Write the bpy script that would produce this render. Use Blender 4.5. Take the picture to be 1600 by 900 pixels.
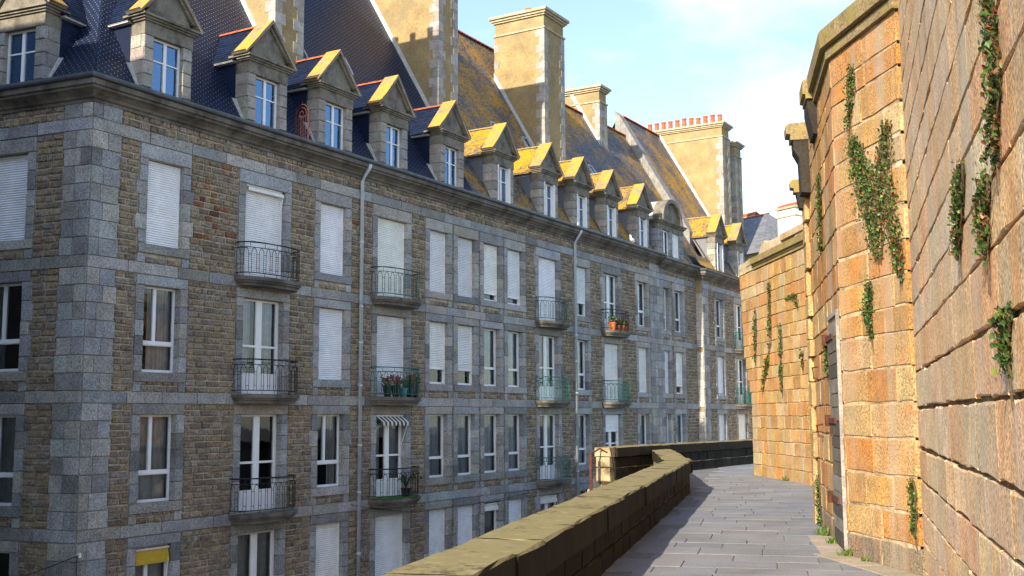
import bpy, math, random
import numpy as np
from mathutils import Matrix, Vector, Quaternion
random.seed(7); RNG = np.random.default_rng(7)
for _o in list(bpy.data.objects): bpy.data.objects.remove(_o)
SC = bpy.context.scene; COL = SC.collection
rad = math.radians

# ------------------------------------------------------------------ camera, sky, sun, exposure
F_PX, PITCH, ROLL, EYE = 1719.0, rad(6.7), rad(0.3), 1.65
fwd = Vector((0, math.cos(PITCH), math.sin(PITCH))); up0 = Vector((0, -math.sin(PITCH), math.cos(PITCH))); rt0 = Vector((1, 0, 0))
cr, sr = math.cos(ROLL), math.sin(ROLL)
RT = rt0*cr - up0*sr; UP = rt0*sr + up0*cr
cam = bpy.data.cameras.new('camera'); cam.lens = 36*F_PX/1600; cam.sensor_width = 36; cam.clip_start = .05; cam.clip_end = 3000
camo = bpy.data.objects.new('camera', cam); COL.objects.link(camo); SC.camera = camo
camo.matrix_world = Matrix(((RT.x, UP.x, -fwd.x, 0), (RT.y, UP.y, -fwd.y, 0), (RT.z, UP.z, -fwd.z, EYE), (0, 0, 0, 1)))
SUN_AZ, SUN_EL = rad(29.3), rad(26.0)       # direction the light travels towards; height of the sun
sun = bpy.data.lights.new('sun', 'SUN'); sun.energy = 4.6; sun.angle = rad(.53); sun.color = (1, .85, .63)
suno = bpy.data.objects.new('sun', sun); COL.objects.link(suno)
Ldir = Vector((math.sin(SUN_AZ)*math.cos(SUN_EL), math.cos(SUN_AZ)*math.cos(SUN_EL), -math.sin(SUN_EL)))
suno.rotation_mode = 'QUATERNION'; suno.rotation_quaternion = Ldir.to_track_quat('-Z', 'Y'); suno.location = (-30, -40, 40)
world = bpy.data.worlds.new('World'); SC.world = world; world.use_nodes = True
def build_world():
    nt = world.node_tree; N = nt.nodes; L = nt.links; N.clear()
    out = N.new('ShaderNodeOutputWorld'); bg = N.new('ShaderNodeBackground'); sky = N.new('ShaderNodeTexSky')
    sky.sky_type = 'NISHITA'; sky.sun_disc = False; sky.sun_elevation = SUN_EL; sky.sun_rotation = SUN_AZ + math.pi
    sky.air_density = 1.0; sky.dust_density = .7; sky.ozone_density = 1.3
    tc = N.new('ShaderNodeTexCoord'); mp = N.new('ShaderNodeMapping'); mp.inputs['Scale'].default_value = (1, 1, 2.6); mp.inputs['Location'].default_value = (.37, .02, .10)
    no = N.new('ShaderNodeTexNoise'); no.inputs['Scale'].default_value = 2.6; no.inputs['Detail'].default_value = 7; no.inputs['Roughness'].default_value = .55
    ra = N.new('ShaderNodeValToRGB'); ra.color_ramp.elements[0].position = .56; ra.color_ramp.elements[1].position = .80
    ra.color_ramp.elements[0].color = (.04, .04, .04, 1); ra.color_ramp.elements[1].color = (.8, .8, .8, 1)
    mx = N.new('ShaderNodeMixRGB'); mx.inputs[2].default_value = (6.2, 6.4, 6.6, 1)
    L.new(tc.outputs['Generated'], mp.inputs['Vector']); L.new(mp.outputs[0], no.inputs['Vector']); 
    ds = N.new('ShaderNodeVectorMath'); ds.operation = 'DISTANCE'; ds.inputs[1].default_value = (.20, .955, .215); L.new(tc.outputs['Generated'], ds.inputs[0])
    mr = N.new('ShaderNodeMapRange'); mr.inputs['From Min'].default_value = .02; mr.inputs['From Max'].default_value = .13; mr.inputs['To Min'].default_value = .145; mr.inputs['To Max'].default_value = 0
    ad = N.new('ShaderNodeMath'); ad.operation = 'ADD'; L.new(ds.outputs['Value'], mr.inputs['Value']); L.new(no.outputs['Fac'], ad.inputs[0]); L.new(mr.outputs[0], ad.inputs[1]); L.new(ad.outputs[0], ra.inputs[0])
    L.new(ra.outputs[0], mx.inputs[0]); L.new(sky.outputs[0], mx.inputs[1]); L.new(mx.outputs[0], bg.inputs[0])
    bg.inputs[1].default_value = .15; L.new(bg.outputs[0], out.inputs[0])
build_world()
SC.view_settings.view_transform = 'Standard'; SC.view_settings.look = 'None'; SC.view_settings.gamma = 1; SC.view_settings.use_curve_mapping = False
SC.view_settings.exposure = 1.02
SC.cycles.max_bounces = 6; SC.cycles.diffuse_bounces = 3; SC.cycles.glossy_bounces = 3; SC.cycles.transparent_max_bounces = 8; SC.cycles.transmission_bounces = 4
SC.cycles.use_adaptive_sampling = True; SC.cycles.sample_clamp_indirect = 6

# ------------------------------------------------------------------ helpers
STREET = -7.5
MW = {}
def T(x, y, z): return Matrix.Translation((x, y, z))
def S(x, y, z): return Matrix.Diagonal((x, y, z, 1))
def RZ(a): return Matrix.Rotation(a, 4, 'Z')
def RX(a): return Matrix.Rotation(a, 4, 'X')
def RY(a): return Matrix.Rotation(a, 4, 'Y')
class Frame:            # x runs to the right as seen from in front of the wall, y runs into it, z up
    def __init__(s, x, y, ang, z=0): s.M = T(x, y, z) @ RZ(ang)
    def w(s, x, y, z): return s.M @ Vector((x, y, z))
def put(name, mesh, mat=None, parent=None, M=None, col=None):
    o = bpy.data.objects.new(name, mesh); COL.objects.link(o); M = M or Matrix.Identity(4); MW[o] = M
    if mat and mesh and not mesh.materials: mesh.materials.append(mat)
    if parent: o.parent = parent; o.matrix_basis = MW[parent].inverted() @ M
    else: o.matrix_basis = M
    if col is not None: o.color = (*col, 1)
    return o
def tag(o, label=None, cat=None, group=None, kind=None):
    if label: o['label'] = label
    if cat: o['category'] = cat
    if group: o['group'] = group
    if kind: o['kind'] = kind
    return o
def root(name, label, cat, M, group=None): return tag(put(name, None, M=M), label, cat, group)
class MB:               # collects faces, then becomes ONE mesh
    def __init__(s): s.v = []; s.f = []; s.c = []; s.cur = None
    def add(s, vs, fs, col=None):
        b = len(s.v); s.v.extend([tuple(v) for v in vs]); s.f.extend([tuple(i+b for i in f) for f in fs])
        s.c.extend([col or (1, 1, 1)]*len(vs)); return s
    def box(s, x0, x1, y0, y1, z0, z1, col=None, M=None):
        v = [(x, y, z) for x in (x0, x1) for y in (y0, y1) for z in (z0, z1)]
        if M: v = [M @ Vector(p) for p in v]
        return s.add(v, [(0, 1, 3, 2), (4, 6, 7, 5), (0, 4, 5, 1), (2, 3, 7, 6), (0, 2, 6, 4), (1, 5, 7, 3)], col)
    def quad(s, a, b, c, d, col=None): return s.add([a, b, c, d], [(0, 1, 2, 3)], col)
    def prism(s, poly, y0, y1, col=None, axis='y'):    # poly in (x,z), extruded along y; axis 'x': poly in (y,z), extruded along x
        n = len(poly)
        if axis == 'y': v = [(p[0], y0, p[1]) for p in poly]+[(p[0], y1, p[1]) for p in poly]
        elif axis == 'x': v = [(y0, p[0], p[1]) for p in poly]+[(y1, p[0], p[1]) for p in poly]
        else: v = [(p[0], p[1], y0) for p in poly]+[(p[0], p[1], y1) for p in poly]
        return s.add(v, [tuple(range(n)), tuple(range(2*n-1, n-1, -1))]+[(i, i+n, (i+1) % n+n, (i+1) % n) for i in range(n)], col)
    def tube(s, pts, r, n=5, col=None, closed=False, r2=None):
        P = [Vector(p) for p in pts]; m = len(P); vs = []; fs = []
        for i, p in enumerate(P):
            d = (P[min(i+1, m-1)]-P[max(i-1, 0)]).normalized() if not closed else (P[(i+1) % m]-P[i-1]).normalized()
            a = d.cross(Vector((0, 0, 1)))
            if a.length < .05: a = d.cross(Vector((1, 0, 0)))
            a.normalize(); b = d.cross(a); rr = r if r2 is None else r+(r2-r)*i/max(1, m-1)
            for k in range(n):
                t = 2*math.pi*k/n; vs.append(p+a*rr*math.cos(t)+b*rr*math.sin(t))
        for i in range(m if closed else m-1):
            j = (i+1) % m
            for k in range(n): fs.append((i*n+k, i*n+(k+1) % n, j*n+(k+1) % n, j*n+k))
        if not closed: fs += [tuple(range(n-1, -1, -1)), tuple(range((m-1)*n, m*n))]
        return s.add(vs, fs, col)
    def lathe(s, prof, n=12, M=None, col=None):
        vs = []; fs = []
        for (r, z) in prof:
            for k in range(n): vs.append(Vector((r*math.cos(2*math.pi*k/n), r*math.sin(2*math.pi*k/n), z)))
        for i in range(len(prof)-1):
            for k in range(n): fs.append((i*n+k, i*n+(k+1) % n, (i+1)*n+(k+1) % n, (i+1)*n+k))
        fs += [tuple(range(n-1, -1, -1)), tuple(range((len(prof)-1)*n, len(prof)*n))]
        if M: vs = [M @ v for v in vs]
        return s.add(vs, fs, col)
    def variant(s, var, M, col):
        vs, fs = var; A = np.array(M); w = vs @ A[:3, :3].T + A[:3, 3]
        b = len(s.v); s.v.extend(map(tuple, w)); s.f.extend([tuple(i+b for i in f) for f in fs]); s.c.extend([col]*len(vs)); return s
    def mesh(s, name, mat=None, smooth=False):
        me = bpy.data.meshes.new(name); me.from_pydata(s.v, [], s.f)
        a = me.color_attributes.new('Col', 'FLOAT_COLOR', 'POINT')
        a.data.foreach_set('color', np.hstack([np.array(s.c, dtype=np.float32).reshape(-1, 3), np.ones((len(s.v), 1), np.float32)]).ravel())
        if smooth: me.polygons.foreach_set('use_smooth', [True]*len(me.polygons))
        if mat: me.materials.append(mat)
        me.update(); return me
    def put(s, name, mat, parent=None, M=None, smooth=False, col=None): return put(name, s.mesh(name, mat, smooth), None, parent, M, col)

def stone_var(rng, nx, nz, ix, iz, bev, rough, jit, side=1):      # unit stone, face towards -y, worn edges, uneven face
    xs = [-.5, -.5+ix]+[-.5+ix+(1-2*ix)*k/(nx-2) for k in range(1, nx-2)]+[.5-ix, .5]
    zs = [-.5, -.5+iz]+[-.5+iz+(1-2*iz)*k/(nz-2) for k in range(1, nz-2)]+[.5-iz, .5]
    V = []; Fc = []
    for j, z in enumerate(zs):
        for i, x in enumerate(xs):
            e = i in (0, nx) or j in (0, nz)
            V.append((x+(rng.uniform(-jit, jit)*ix if not e else -math.copysign(rng.uniform(0, jit)*ix, x) if i in (0, nx) else 0),
                      -.5+((bev*rng.uniform(.5, 1.4) if j in (0, nz) or side else 0) if e else rough*rng.uniform(-.5, .5)*(1 if side or 1 < i < nx-1 else .15)),
                      z+(rng.uniform(-jit, jit)*iz if not e else -math.copysign(rng.uniform(0, jit)*iz, z) if j in (0, nz) else 0)))
    id_ = lambda i, j: j*(nx+1)+i
    for j in range(nz):
        for i in range(nx): Fc.append((id_(i, j), id_(i+1, j), id_(i+1, j+1), id_(i, j+1)))
    ring = [id_(i, 0) for i in range(nx+1)]+[id_(nx, j) for j in range(1, nz+1)]+[id_(i, nz) for i in range(nx-1, -1, -1)]+[id_(0, j) for j in range(nz-1, 0, -1)]
    b = len(V)
    for k in ring: V.append((V[k][0], .5, V[k][2]))
    n = len(ring)
    for k in range(n): Fc.append((ring[k], b+k, b+(k+1) % n, ring[(k+1) % n]))
    return np.array(V), Fc
class Kind:             # a kind of stone: some unit variants, kept as arrays and as shared meshes
    def __init__(s, name, n, mat_o, mat_a, smooth=False, **kw):
        r = random.Random(hash(name) % 1000 if False else sum(map(ord, name)))
        s.name, s.mo, s.ma = name, mat_o, mat_a; s.var = [stone_var(r, **kw) for _ in range(n)]; s.me = []
        for v, f in s.var:
            me = bpy.data.meshes.new(name); me.from_pydata([tuple(x) for x in v], [], f); me.materials.append(mat_o)
            if smooth: me.polygons.foreach_set('use_smooth', [True]*len(me.polygons))
            me.update(); s.me.append(me)
        s.smooth = smooth
CAMM = np.array(camo.matrix_world.inverted())
def visible(M):
    p = M.to_translation(); q = CAMM @ np.array([p.x, p.y, p.z, 1]); d = -q[2]
    if d < .3: return 1e-9
    x, y = F_PX*q[0]/d, F_PX*q[1]/d
    sc = M.to_scale(); a = sc.x*sc.z*(F_PX/d)**2
    return a if abs(x) < 860 and abs(y) < 500 else a*1e-5
def lay(kind, items, parent, limit=300, name=None, forget=None):   # items: (matrix, colour); the largest in view become objects, the rest one joined part
    name = name or kind.name
    it = sorted(items, key=lambda t: -visible(t[0])); mb = MB()
    for k, (M, c) in enumerate(it):
        q = random.randrange(len(kind.me))
        if k < limit and visible(M) > 35: put(name, kind.me[q], None, parent, M, c)
        else: mb.variant(kind.var[q], M, c)
    if mb.v:
        o = put(name+'_run', mb.mesh(name+'_run', kind.ma, kind.smooth), None, parent, Matrix.Identity(4)); o['kind'] = 'stuff'
def jit(c, a=.12, h=.03):
    k = 1+random.uniform(-a, a); return tuple(max(.004, v*k*(1+random.uniform(-h, h))) for v in c)

# ------------------------------------------------------------------ materials
def nodes(name):
    m = bpy.data.materials.new(name); m.use_nodes = True; nt = m.node_tree; return m, nt, nt.nodes['Principled BSDF']
def tint(nt, src):
    if src == 'obj': n = nt.nodes.new('ShaderNodeObjectInfo'); return n.outputs['Color']
    if src == 'attr': n = nt.nodes.new('ShaderNodeVertexColor'); n.layer_name = 'Col'; return n.outputs['Color']
    n = nt.nodes.new('ShaderNodeRGB'); n.outputs[0].default_value = (*src, 1); return n.outputs[0]
def pos(nt, scale=(1, 1, 1)):
    g = nt.nodes.new('ShaderNodeNewGeometry'); m = nt.nodes.new('ShaderNodeMapping'); m.inputs['Scale'].default_value = scale
    nt.links.new(g.outputs['Position'], m.inputs['Vector']); return m.outputs[0]
def noise(nt, scale, detail=4, rough=.55, stretch=(1, 1, 1), dist=0):
    n = nt.nodes.new('ShaderNodeTexNoise'); n.inputs['Scale'].default_value = scale; n.inputs['Detail'].default_value = detail
    n.inputs['Roughness'].default_value = rough; n.inputs['Distortion'].default_value = dist; nt.links.new(pos(nt, stretch), n.inputs['Vector']); return n.outputs['Fac']
def ramp(nt, fac, *st):
    r = nt.nodes.new('ShaderNodeValToRGB'); e = r.color_ramp.elements
    while len(e) < len(st): e.new(.5)
    for k, (p, c) in enumerate(st): e[k].position = p; e[k].color = (*c, 1) if not isinstance(c, (int, float)) else (c, c, c, 1)
    nt.links.new(fac, r.inputs[0]); return r.outputs[0]
def mix(nt, a, b, fac, mode='MIX'):
    m = nt.nodes.new('ShaderNodeMixRGB'); m.blend_type = mode
    for k, v in ((0, fac), (1, a), (2, b)):
        if isinstance(v, (int, float)): m.inputs[k].default_value = v if k == 0 else (v, v, v, 1)
        elif isinstance(v, tuple): m.inputs[k].default_value = (*v, 1)
        else: nt.links.new(v, m.inputs[k])
    return m.outputs[0]
def bump(nt, bsdf, h, strength, dist=.01):
    b = nt.nodes.new('ShaderNodeBump'); b.inputs['Strength'].default_value = strength; b.inputs['Distance'].default_value = dist
    nt.links.new(h, b.inputs['Height']); nt.links.new(b.outputs[0], bsdf.inputs['Normal'])
def masonry(name, src, fine=45, mott=3.5, mott_a=.35, speck=.5, bumps=.5, bdist=.01, stain=None, stain2=None, streak=None, rough=.9):
    m, nt, b = nodes(name); c = tint(nt, src)
    c = mix(nt, c, ramp(nt, noise(nt, mott, 6, .65), (.28, 1-mott_a), (.72, 1+mott_a)), 1, 'MULTIPLY')
    sp = noise(nt, fine, 3, .7); c = mix(nt, c, ramp(nt, sp, (.32, 1-speck), (.5, 1), (.7, 1+speck)), 1, 'MULTIPLY')
    if stain: c = mix(nt, c, stain[0], ramp(nt, noise(nt, stain[1], 6, .65), (stain[2], 0), (stain[2]+.14, stain[3])))
    if stain2: c = mix(nt, c, stain2[0], ramp(nt, noise(nt, stain2[1], 6, .7, dist=.6), (stain2[2], 0), (stain2[2]+.12, stain2[3])))
    if streak:
        for (col, sc, lo, amt) in streak: c = mix(nt, c, col, ramp(nt, noise(nt, sc, 5, .6, (1, 1, .09)), (lo, 0), (lo+.2, amt)))
    nt.links.new(c, b.inputs['Base Color']); b.inputs['Roughness'].default_value = rough; b.inputs['Specular IOR Level'].default_value = .25
    h = mix(nt, noise(nt, fine*.45, 6, .7), noise(nt, mott*2.2, 4, .6), .4); bump(nt, b, h, bumps, bdist); return m
def lichen_top(m, col, lo=.25, scale=2.2, cut=.40):
    nt = m.node_tree; b = nt.nodes['Principled BSDF']; src = b.inputs['Base Color'].links[0].from_socket
    g = nt.nodes.new('ShaderNodeNewGeometry'); sx = nt.nodes.new('ShaderNodeSeparateXYZ'); nt.links.new(g.outputs['True Normal'], sx.inputs[0])
    up = ramp(nt, sx.outputs['Z'], (lo, 0), (lo+.2, 1)); n = ramp(nt, mix(nt, noise(nt, scale, 5, .65), noise(nt, scale*8, 4, .7), .4), (cut, 0), (cut+.12, .95))
    c = mix(nt, src, col, mix(nt, up, n, 1, 'MULTIPLY')); c2 = mix(nt, c, mix(nt, col, (.42, .38, .27), .5), mix(nt, up, ramp(nt, noise(nt, scale*5, 4, .7), (.55, 0), (.7, .7)), 1, 'MULTIPLY'))
    nt.links.new(c2, b.inputs['Base Color']); return m
def plain(name, col, rough=.6, metal=0, spec=.4, var=.12, vs=8, src=None, bm=0):
    m, nt, b = nodes(name); c = mix(nt, tint(nt, src or col), ramp(nt, noise(nt, vs, 5, .6), (.3, 1-var), (.7, 1+var)), 1, 'MULTIPLY')
    nt.links.new(c, b.inputs['Base Color']); b.inputs['Roughness'].default_value = rough; b.inputs['Metallic'].default_value = metal; b.inputs['Specular IOR Level'].default_value = spec
    if bm: bump(nt, b, noise(nt, 40, 4, .6), bm, .004)
    return m
def slate(name, lichen=0.0, col=(.010, .018, .048), rough=.46, lc=(.42, .21, .02)):
    m, nt, b = nodes(name); c = mix(nt, tint(nt, 'attr'), col, 1, 'MULTIPLY')
    if lichen:
        f = noise(nt, .55, 3, .6); g = noise(nt, 9, 5, .7)
        k = mix(nt, f, g, .58); c = mix(nt, c, lc, ramp(nt, k, (.60-.16*lichen, 0), (.68-.14*lichen, .95)))
        c = mix(nt, c, (.24, .23, .19), ramp(nt, noise(nt, 6, 5, .7), (.58, 0), (.7, .5)))
    nt.links.new(c, b.inputs['Base Color']); b.inputs['Roughness'].default_value = rough; b.inputs['Specular IOR Level'].default_value = .24
    bump(nt, b, noise(nt, 30, 4, .6), .25, .006); return m
GRAN = dict(fine=26, mott=2.2, mott_a=.28, speck=.58, bumps=.35, bdist=.006, stain=((.12, .11, .09), 1.1, .60, .45))
M_ash_o = masonry('dressed_granite', 'obj', **GRAN); M_ash_a = masonry('dressed_granite_run', 'attr', **GRAN)
RUB = dict(fine=24, mott=5, mott_a=.38, speck=.7, bumps=.8, bdist=.02)
M_rub_o = masonry('rubble_granite', 'obj', **RUB); M_rub_a = masonry('rubble_granite_run', 'attr', **RUB)
RAMP = dict(fine=52, mott=2.4, mott_a=.25, speck=.75, bumps=.7, bdist=.010, stain=((.22, .16, .09), 1.6, .58, .6), stain2=((.50, .19, .05), 1.1, .58, .75),
            streak=(((.34, .30, .24), 2.2, .47, .75), ((.44, .17, .05), 2.9, .54, .75), ((.16, .11, .065), 3.7, .59, .6), ((.56, .48, .36), 4.3, .6, .5)))
RAMP1 = dict(RAMP, fine=46, mott_a=.22, bumps=.8, bdist=.014, stain=((.34, .26, .16), 1.6, .58, .55), stain2=((.58, .25, .09), 1.1, .58, .7),
             streak=(((.44, .40, .33), 2.2, .47, .75), ((.56, .25, .09), 2.9, .54, .7), ((.24, .17, .10), 3.7, .59, .6), ((.66, .57, .43), 4.3, .6, .5)))
M_ram1_o = masonry('tall_wall_granite', 'obj', **RAMP1); M_ram1_a = masonry('tall_wall_granite_run', 'attr', **RAMP1)
M_ram_o = masonry('rampart_granite', 'obj', **RAMP); M_ram_a = masonry('rampart_granite_run', 'attr', **RAMP)
M_mortar = masonry('mortar', (.42, .37, .29), fine=60, mott=4, mott_a=.5, speck=.3, bumps=.6)
M_joint = masonry('old_mortar', (.42, .31, .19), fine=50, mott=2.2, mott_a=.75, speck=.4, bumps=1, bdist=.02, stain=((.66, .56, .42), 2.5, .52, .9), stain2=((.10, .07, .04), 1.8, .58, .9))
PAR = dict(fine=55, mott=2.6, mott_a=.4, speck=.55, bumps=.7, bdist=.010, stain=((.026, .021, .009), 1.9, .50, .6), stain2=((.30, .28, .24), 13, .735, .7))
M_par_o = masonry('mossy_granite', 'obj', **PAR); M_par_a = masonry('mossy_granite_run', 'attr', **PAR); M_copo = lambda n, t: lichen_top(masonry(n, t, **PAR), (.225, .195, .095), .5, 1.3, .34)
M_cop_o = None
PAV = dict(fine=45, mott=1.1, mott_a=.22, speck=.3, bumps=.35, bdist=.005, stain=((.22, .20, .17), .7, .54, .45), stain2=((.33, .30, .25), 9, .70, .5))
M_pav_o = masonry('paving_stone', 'obj', **PAV); M_pav_a = masonry('paving_stone_run', 'attr', **PAV)
M_corn = masonry('weathered_cornice', (.145, .135, .12), fine=30, mott=1.6, mott_a=.45, speck=.35, bumps=.4, stain=((.05, .045, .04), 1.3, .5, .8))
M_gut = plain('zinc_gutter', (.075, .085, .10), .45, .4, .5, .35, 3)
M_slate = slate('new_slate'); M_slate_old = slate('lichen_slate', .74, (.095, .108, .135), .5, (.52, .28, .015)); M_slate_yel = slate('yellow_lichen_slate', 1.05, (.11, .11, .11), .75, (.52, .29, .015))
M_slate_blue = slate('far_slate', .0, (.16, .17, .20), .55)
M_cop_yel = lichen_top(masonry('lichen_coping', (.22, .20, .165), fine=25, mott=4, mott_a=.3, speck=.35, bumps=.5, stain=((.07, .06, .05), 2, .54, .6)), (.53, .29, .025), cut=.42)
M_dorm = masonry('dormer_granite', 'obj', fine=38, mott=2.5, mott_a=.3, speck=.45, bumps=.45, bdist=.008, stain=((.10, .09, .06), 2, .55, .6))
M_tymp = masonry('pediment_granite', (.20, .185, .155), fine=30, mott=2.5, mott_a=.35, speck=.3, bumps=.4, stain=((.06, .055, .05), 2.2, .5, .7))
M_render = masonry('ochre_render', (.31, .235, .12), fine=14, mott=1.2, mott_a=.3, speck=.22, bumps=.6, bdist=.02, stain=((.23, .19, .12), .9, .50, .8), stain2=((.37, .25, .08), 3, .56, .6))
M_cap = lichen_top(masonry('chimney_cap_granite', (.38, .33, .24), fine=25, mott=4, mott_a=.3, speck=.35, bumps=.5, stain=((.45, .30, .07), 2, .54, .6)), (.42, .30, .06), cut=.46)
M_lead = plain('lead_flashing', (.55, .56, .56), .55, .1, .4, .2)
M_terra = plain('terracotta', (.40, .11, .055), .8, 0, .2, .35, 5)
M_white = plain('white_paint', (.80, .81, .83), .4, 0, .4, .06, 3)
M_shut = plain('white_shutter', (.84, .86, .89), .5, 0, .35, .10, 2.5, src='obj')
M_iron = plain('black_iron', (.012, .014, .016), .5, .3, .5, .3)
M_green = plain('green_iron', (.02, .125, .105), .5, .2, .5, .3)
M_ivory = plain('old_green_iron', (.025, .06, .053), .55, .2, .5, .3)
M_rust = plain('rusty_iron', (.10, .036, .022), .85, .2, .3, .5, 14)
M_pipe = plain('zinc_pipe', (.46, .52, .58), .45, .3, .5, .18, 2)
M_dark = plain('dark_room', (.045, .050, .060), .9)
M_curt = plain('curtain', (.46, .50, .53), .9, 0, .1, .2, 5)
M_wood = masonry('weathered_wood', 'obj', fine=30, mott=6, mott_a=.4, speck=.3, bumps=.5, stain=((.05, .05, .05), 3, .5, .6))
M_teal = plain('teal_screen', (.02, .22, .17), .6)
M_pot = plain('terracotta_pot', (.50, .14, .04), .7); M_bluepot = plain('blue_pot', (.05, .19, .25), .5)
M_flower = plain('red_petals', (.42, .02, .04), .7, src='attr'); M_leafm = plain('pot_leaves', (.05, .12, .03), .7, src='attr')
def glass(name, ior, tintc=(.9, .95, 1)):
    m, nt, b = nodes(name); N = nt.nodes; nt.nodes.remove(b)
    tr = N.new('ShaderNodeBsdfTransparent'); tr.inputs[0].default_value = (.88, .91, .93, 1); gl = N.new('ShaderNodeBsdfGlossy'); gl.inputs['Roughness'].default_value = .02
    gl.inputs['Color'].default_value = (*tintc, 1); fr = N.new('ShaderNodeFresnel'); fr.inputs[0].default_value = ior; mx = N.new('ShaderNodeMixShader')
    nt.links.new(fr.outputs[0], mx.inputs[0]); nt.links.new(tr.outputs[0], mx.inputs[1]); nt.links.new(gl.outputs[0], mx.inputs[2])
    no = N.new('ShaderNodeBump'); no.inputs['Strength'].default_value = .06; no.inputs['Distance'].default_value = .02
    nt.links.new(noise(nt, 1.7, 2, .5), no.inputs['Height']); nt.links.new(no.outputs[0], gl.inputs['Normal'])
    nt.links.new(mx.outputs[0], N['Material Output'].inputs[0]); return m
M_glass = glass('window_glass', 1.62); M_glass2 = glass('dormer_glass', 3.6, (.42, .66, 1))
def leafmat():
    m, nt, b = nodes('ivy_leaf'); c = tint(nt, 'attr'); nt.links.new(c, b.inputs['Base Color']); b.inputs['Roughness'].default_value = .45
    b.inputs['Specular IOR Level'].default_value = .4; return m
M_leaf = leafmat(); M_stem = plain('ivy_stem', (.10, .065, .04), .9)
M_street = masonry('street_cobbles', (.12, .12, .12), fine=8, mott=.6, mott_a=.3, speck=.4, bumps=.5)
M_awn_y = plain('yellow_canvas', (.55, .36, .03), .8); M_awn_s = plain('striped_canvas', (.6, .6, .6), .8, src='attr')
M_gull = plain('white_feathers', (.8, .8, .8), .7, src='attr', var=.03)

K_brick = Kind('brick', 8, M_rub_o, M_rub_a, nx=3, nz=3, ix=.10, iz=.20, bev=.22, rough=.20, jit=.55)
K_ash = Kind('granite_block', 6, M_ash_o, M_ash_a, nx=3, nz=3, ix=.03, iz=.04, bev=.03, rough=.012, jit=.35)
K_dor = Kind('dormer_stone', 4, M_dorm, M_ash_a, nx=3, nz=3, ix=.05, iz=.05, bev=.04, rough=.02, jit=.35)
K_ram = Kind('wall_stone', 12, M_ram_o, M_ram_a, nx=5, nz=4, ix=.02, iz=.04, bev=.05, rough=.045, jit=.95)
K_ram1 = Kind('wall_stone', 12, M_ram1_o, M_ram1_a, nx=6, nz=4, ix=.006, iz=.035, bev=.035, rough=.04, jit=1, side=0)
K_par = Kind('parapet_stone', 6, M_par_o, M_par_a, nx=4, nz=3, ix=.04, iz=.07, bev=.09, rough=.05, jit=.6)
K_cop = Kind('coping_stone', 6, M_copo('mossy_coping', 'obj'), M_copo('mossy_coping_run', 'attr'), smooth=False, nx=5, nz=5, ix=.008, iz=.05, bev=.07, rough=.035, jit=.4)
K_pav = Kind('paving_slab', 8, M_pav_o, M_pav_a, nx=3, nz=3, ix=.015, iz=.012, bev=.03, rough=.03, jit=.5)
C_ash = [(.275, .285, .30), (.315, .32, .325), (.24, .25, .262), (.29, .285, .275), (.19, .192, .198), (.32, .305, .28), (.285, .30, .318), (.335, .33, .318), (.25, .245, .235)]
C_rub = [(.22, .172, .12), (.245, .195, .135), (.19, .155, .12), (.255, .20, .13), (.205, .185, .16), (.17, .135, .105), (.225, .18, .135), (.24, .205, .165)]
C_ram = [(.50, .31, .14), (.46, .30, .15), (.54, .35, .17), (.44, .31, .19), (.52, .28, .11), (.40, .31, .22), (.56, .40, .22)]

# ------------------------------------------------------------------ the apartment buildings
TH = rad(30.6); CX, CY = -9.755, 25.0
FA = Frame(CX, CY, math.pi/2-TH); FL = Frame(CX, CY, rad(-22.5)); FCc = Frame(FA.w(0, -.35, 0).x, FA.w(0, -.35, 0).y, math.pi/2-TH)
BANDS = [5.14, 2.02, -1.10, -4.22]        # under edge of the string course below each storey
TOPB = 8.37

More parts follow.
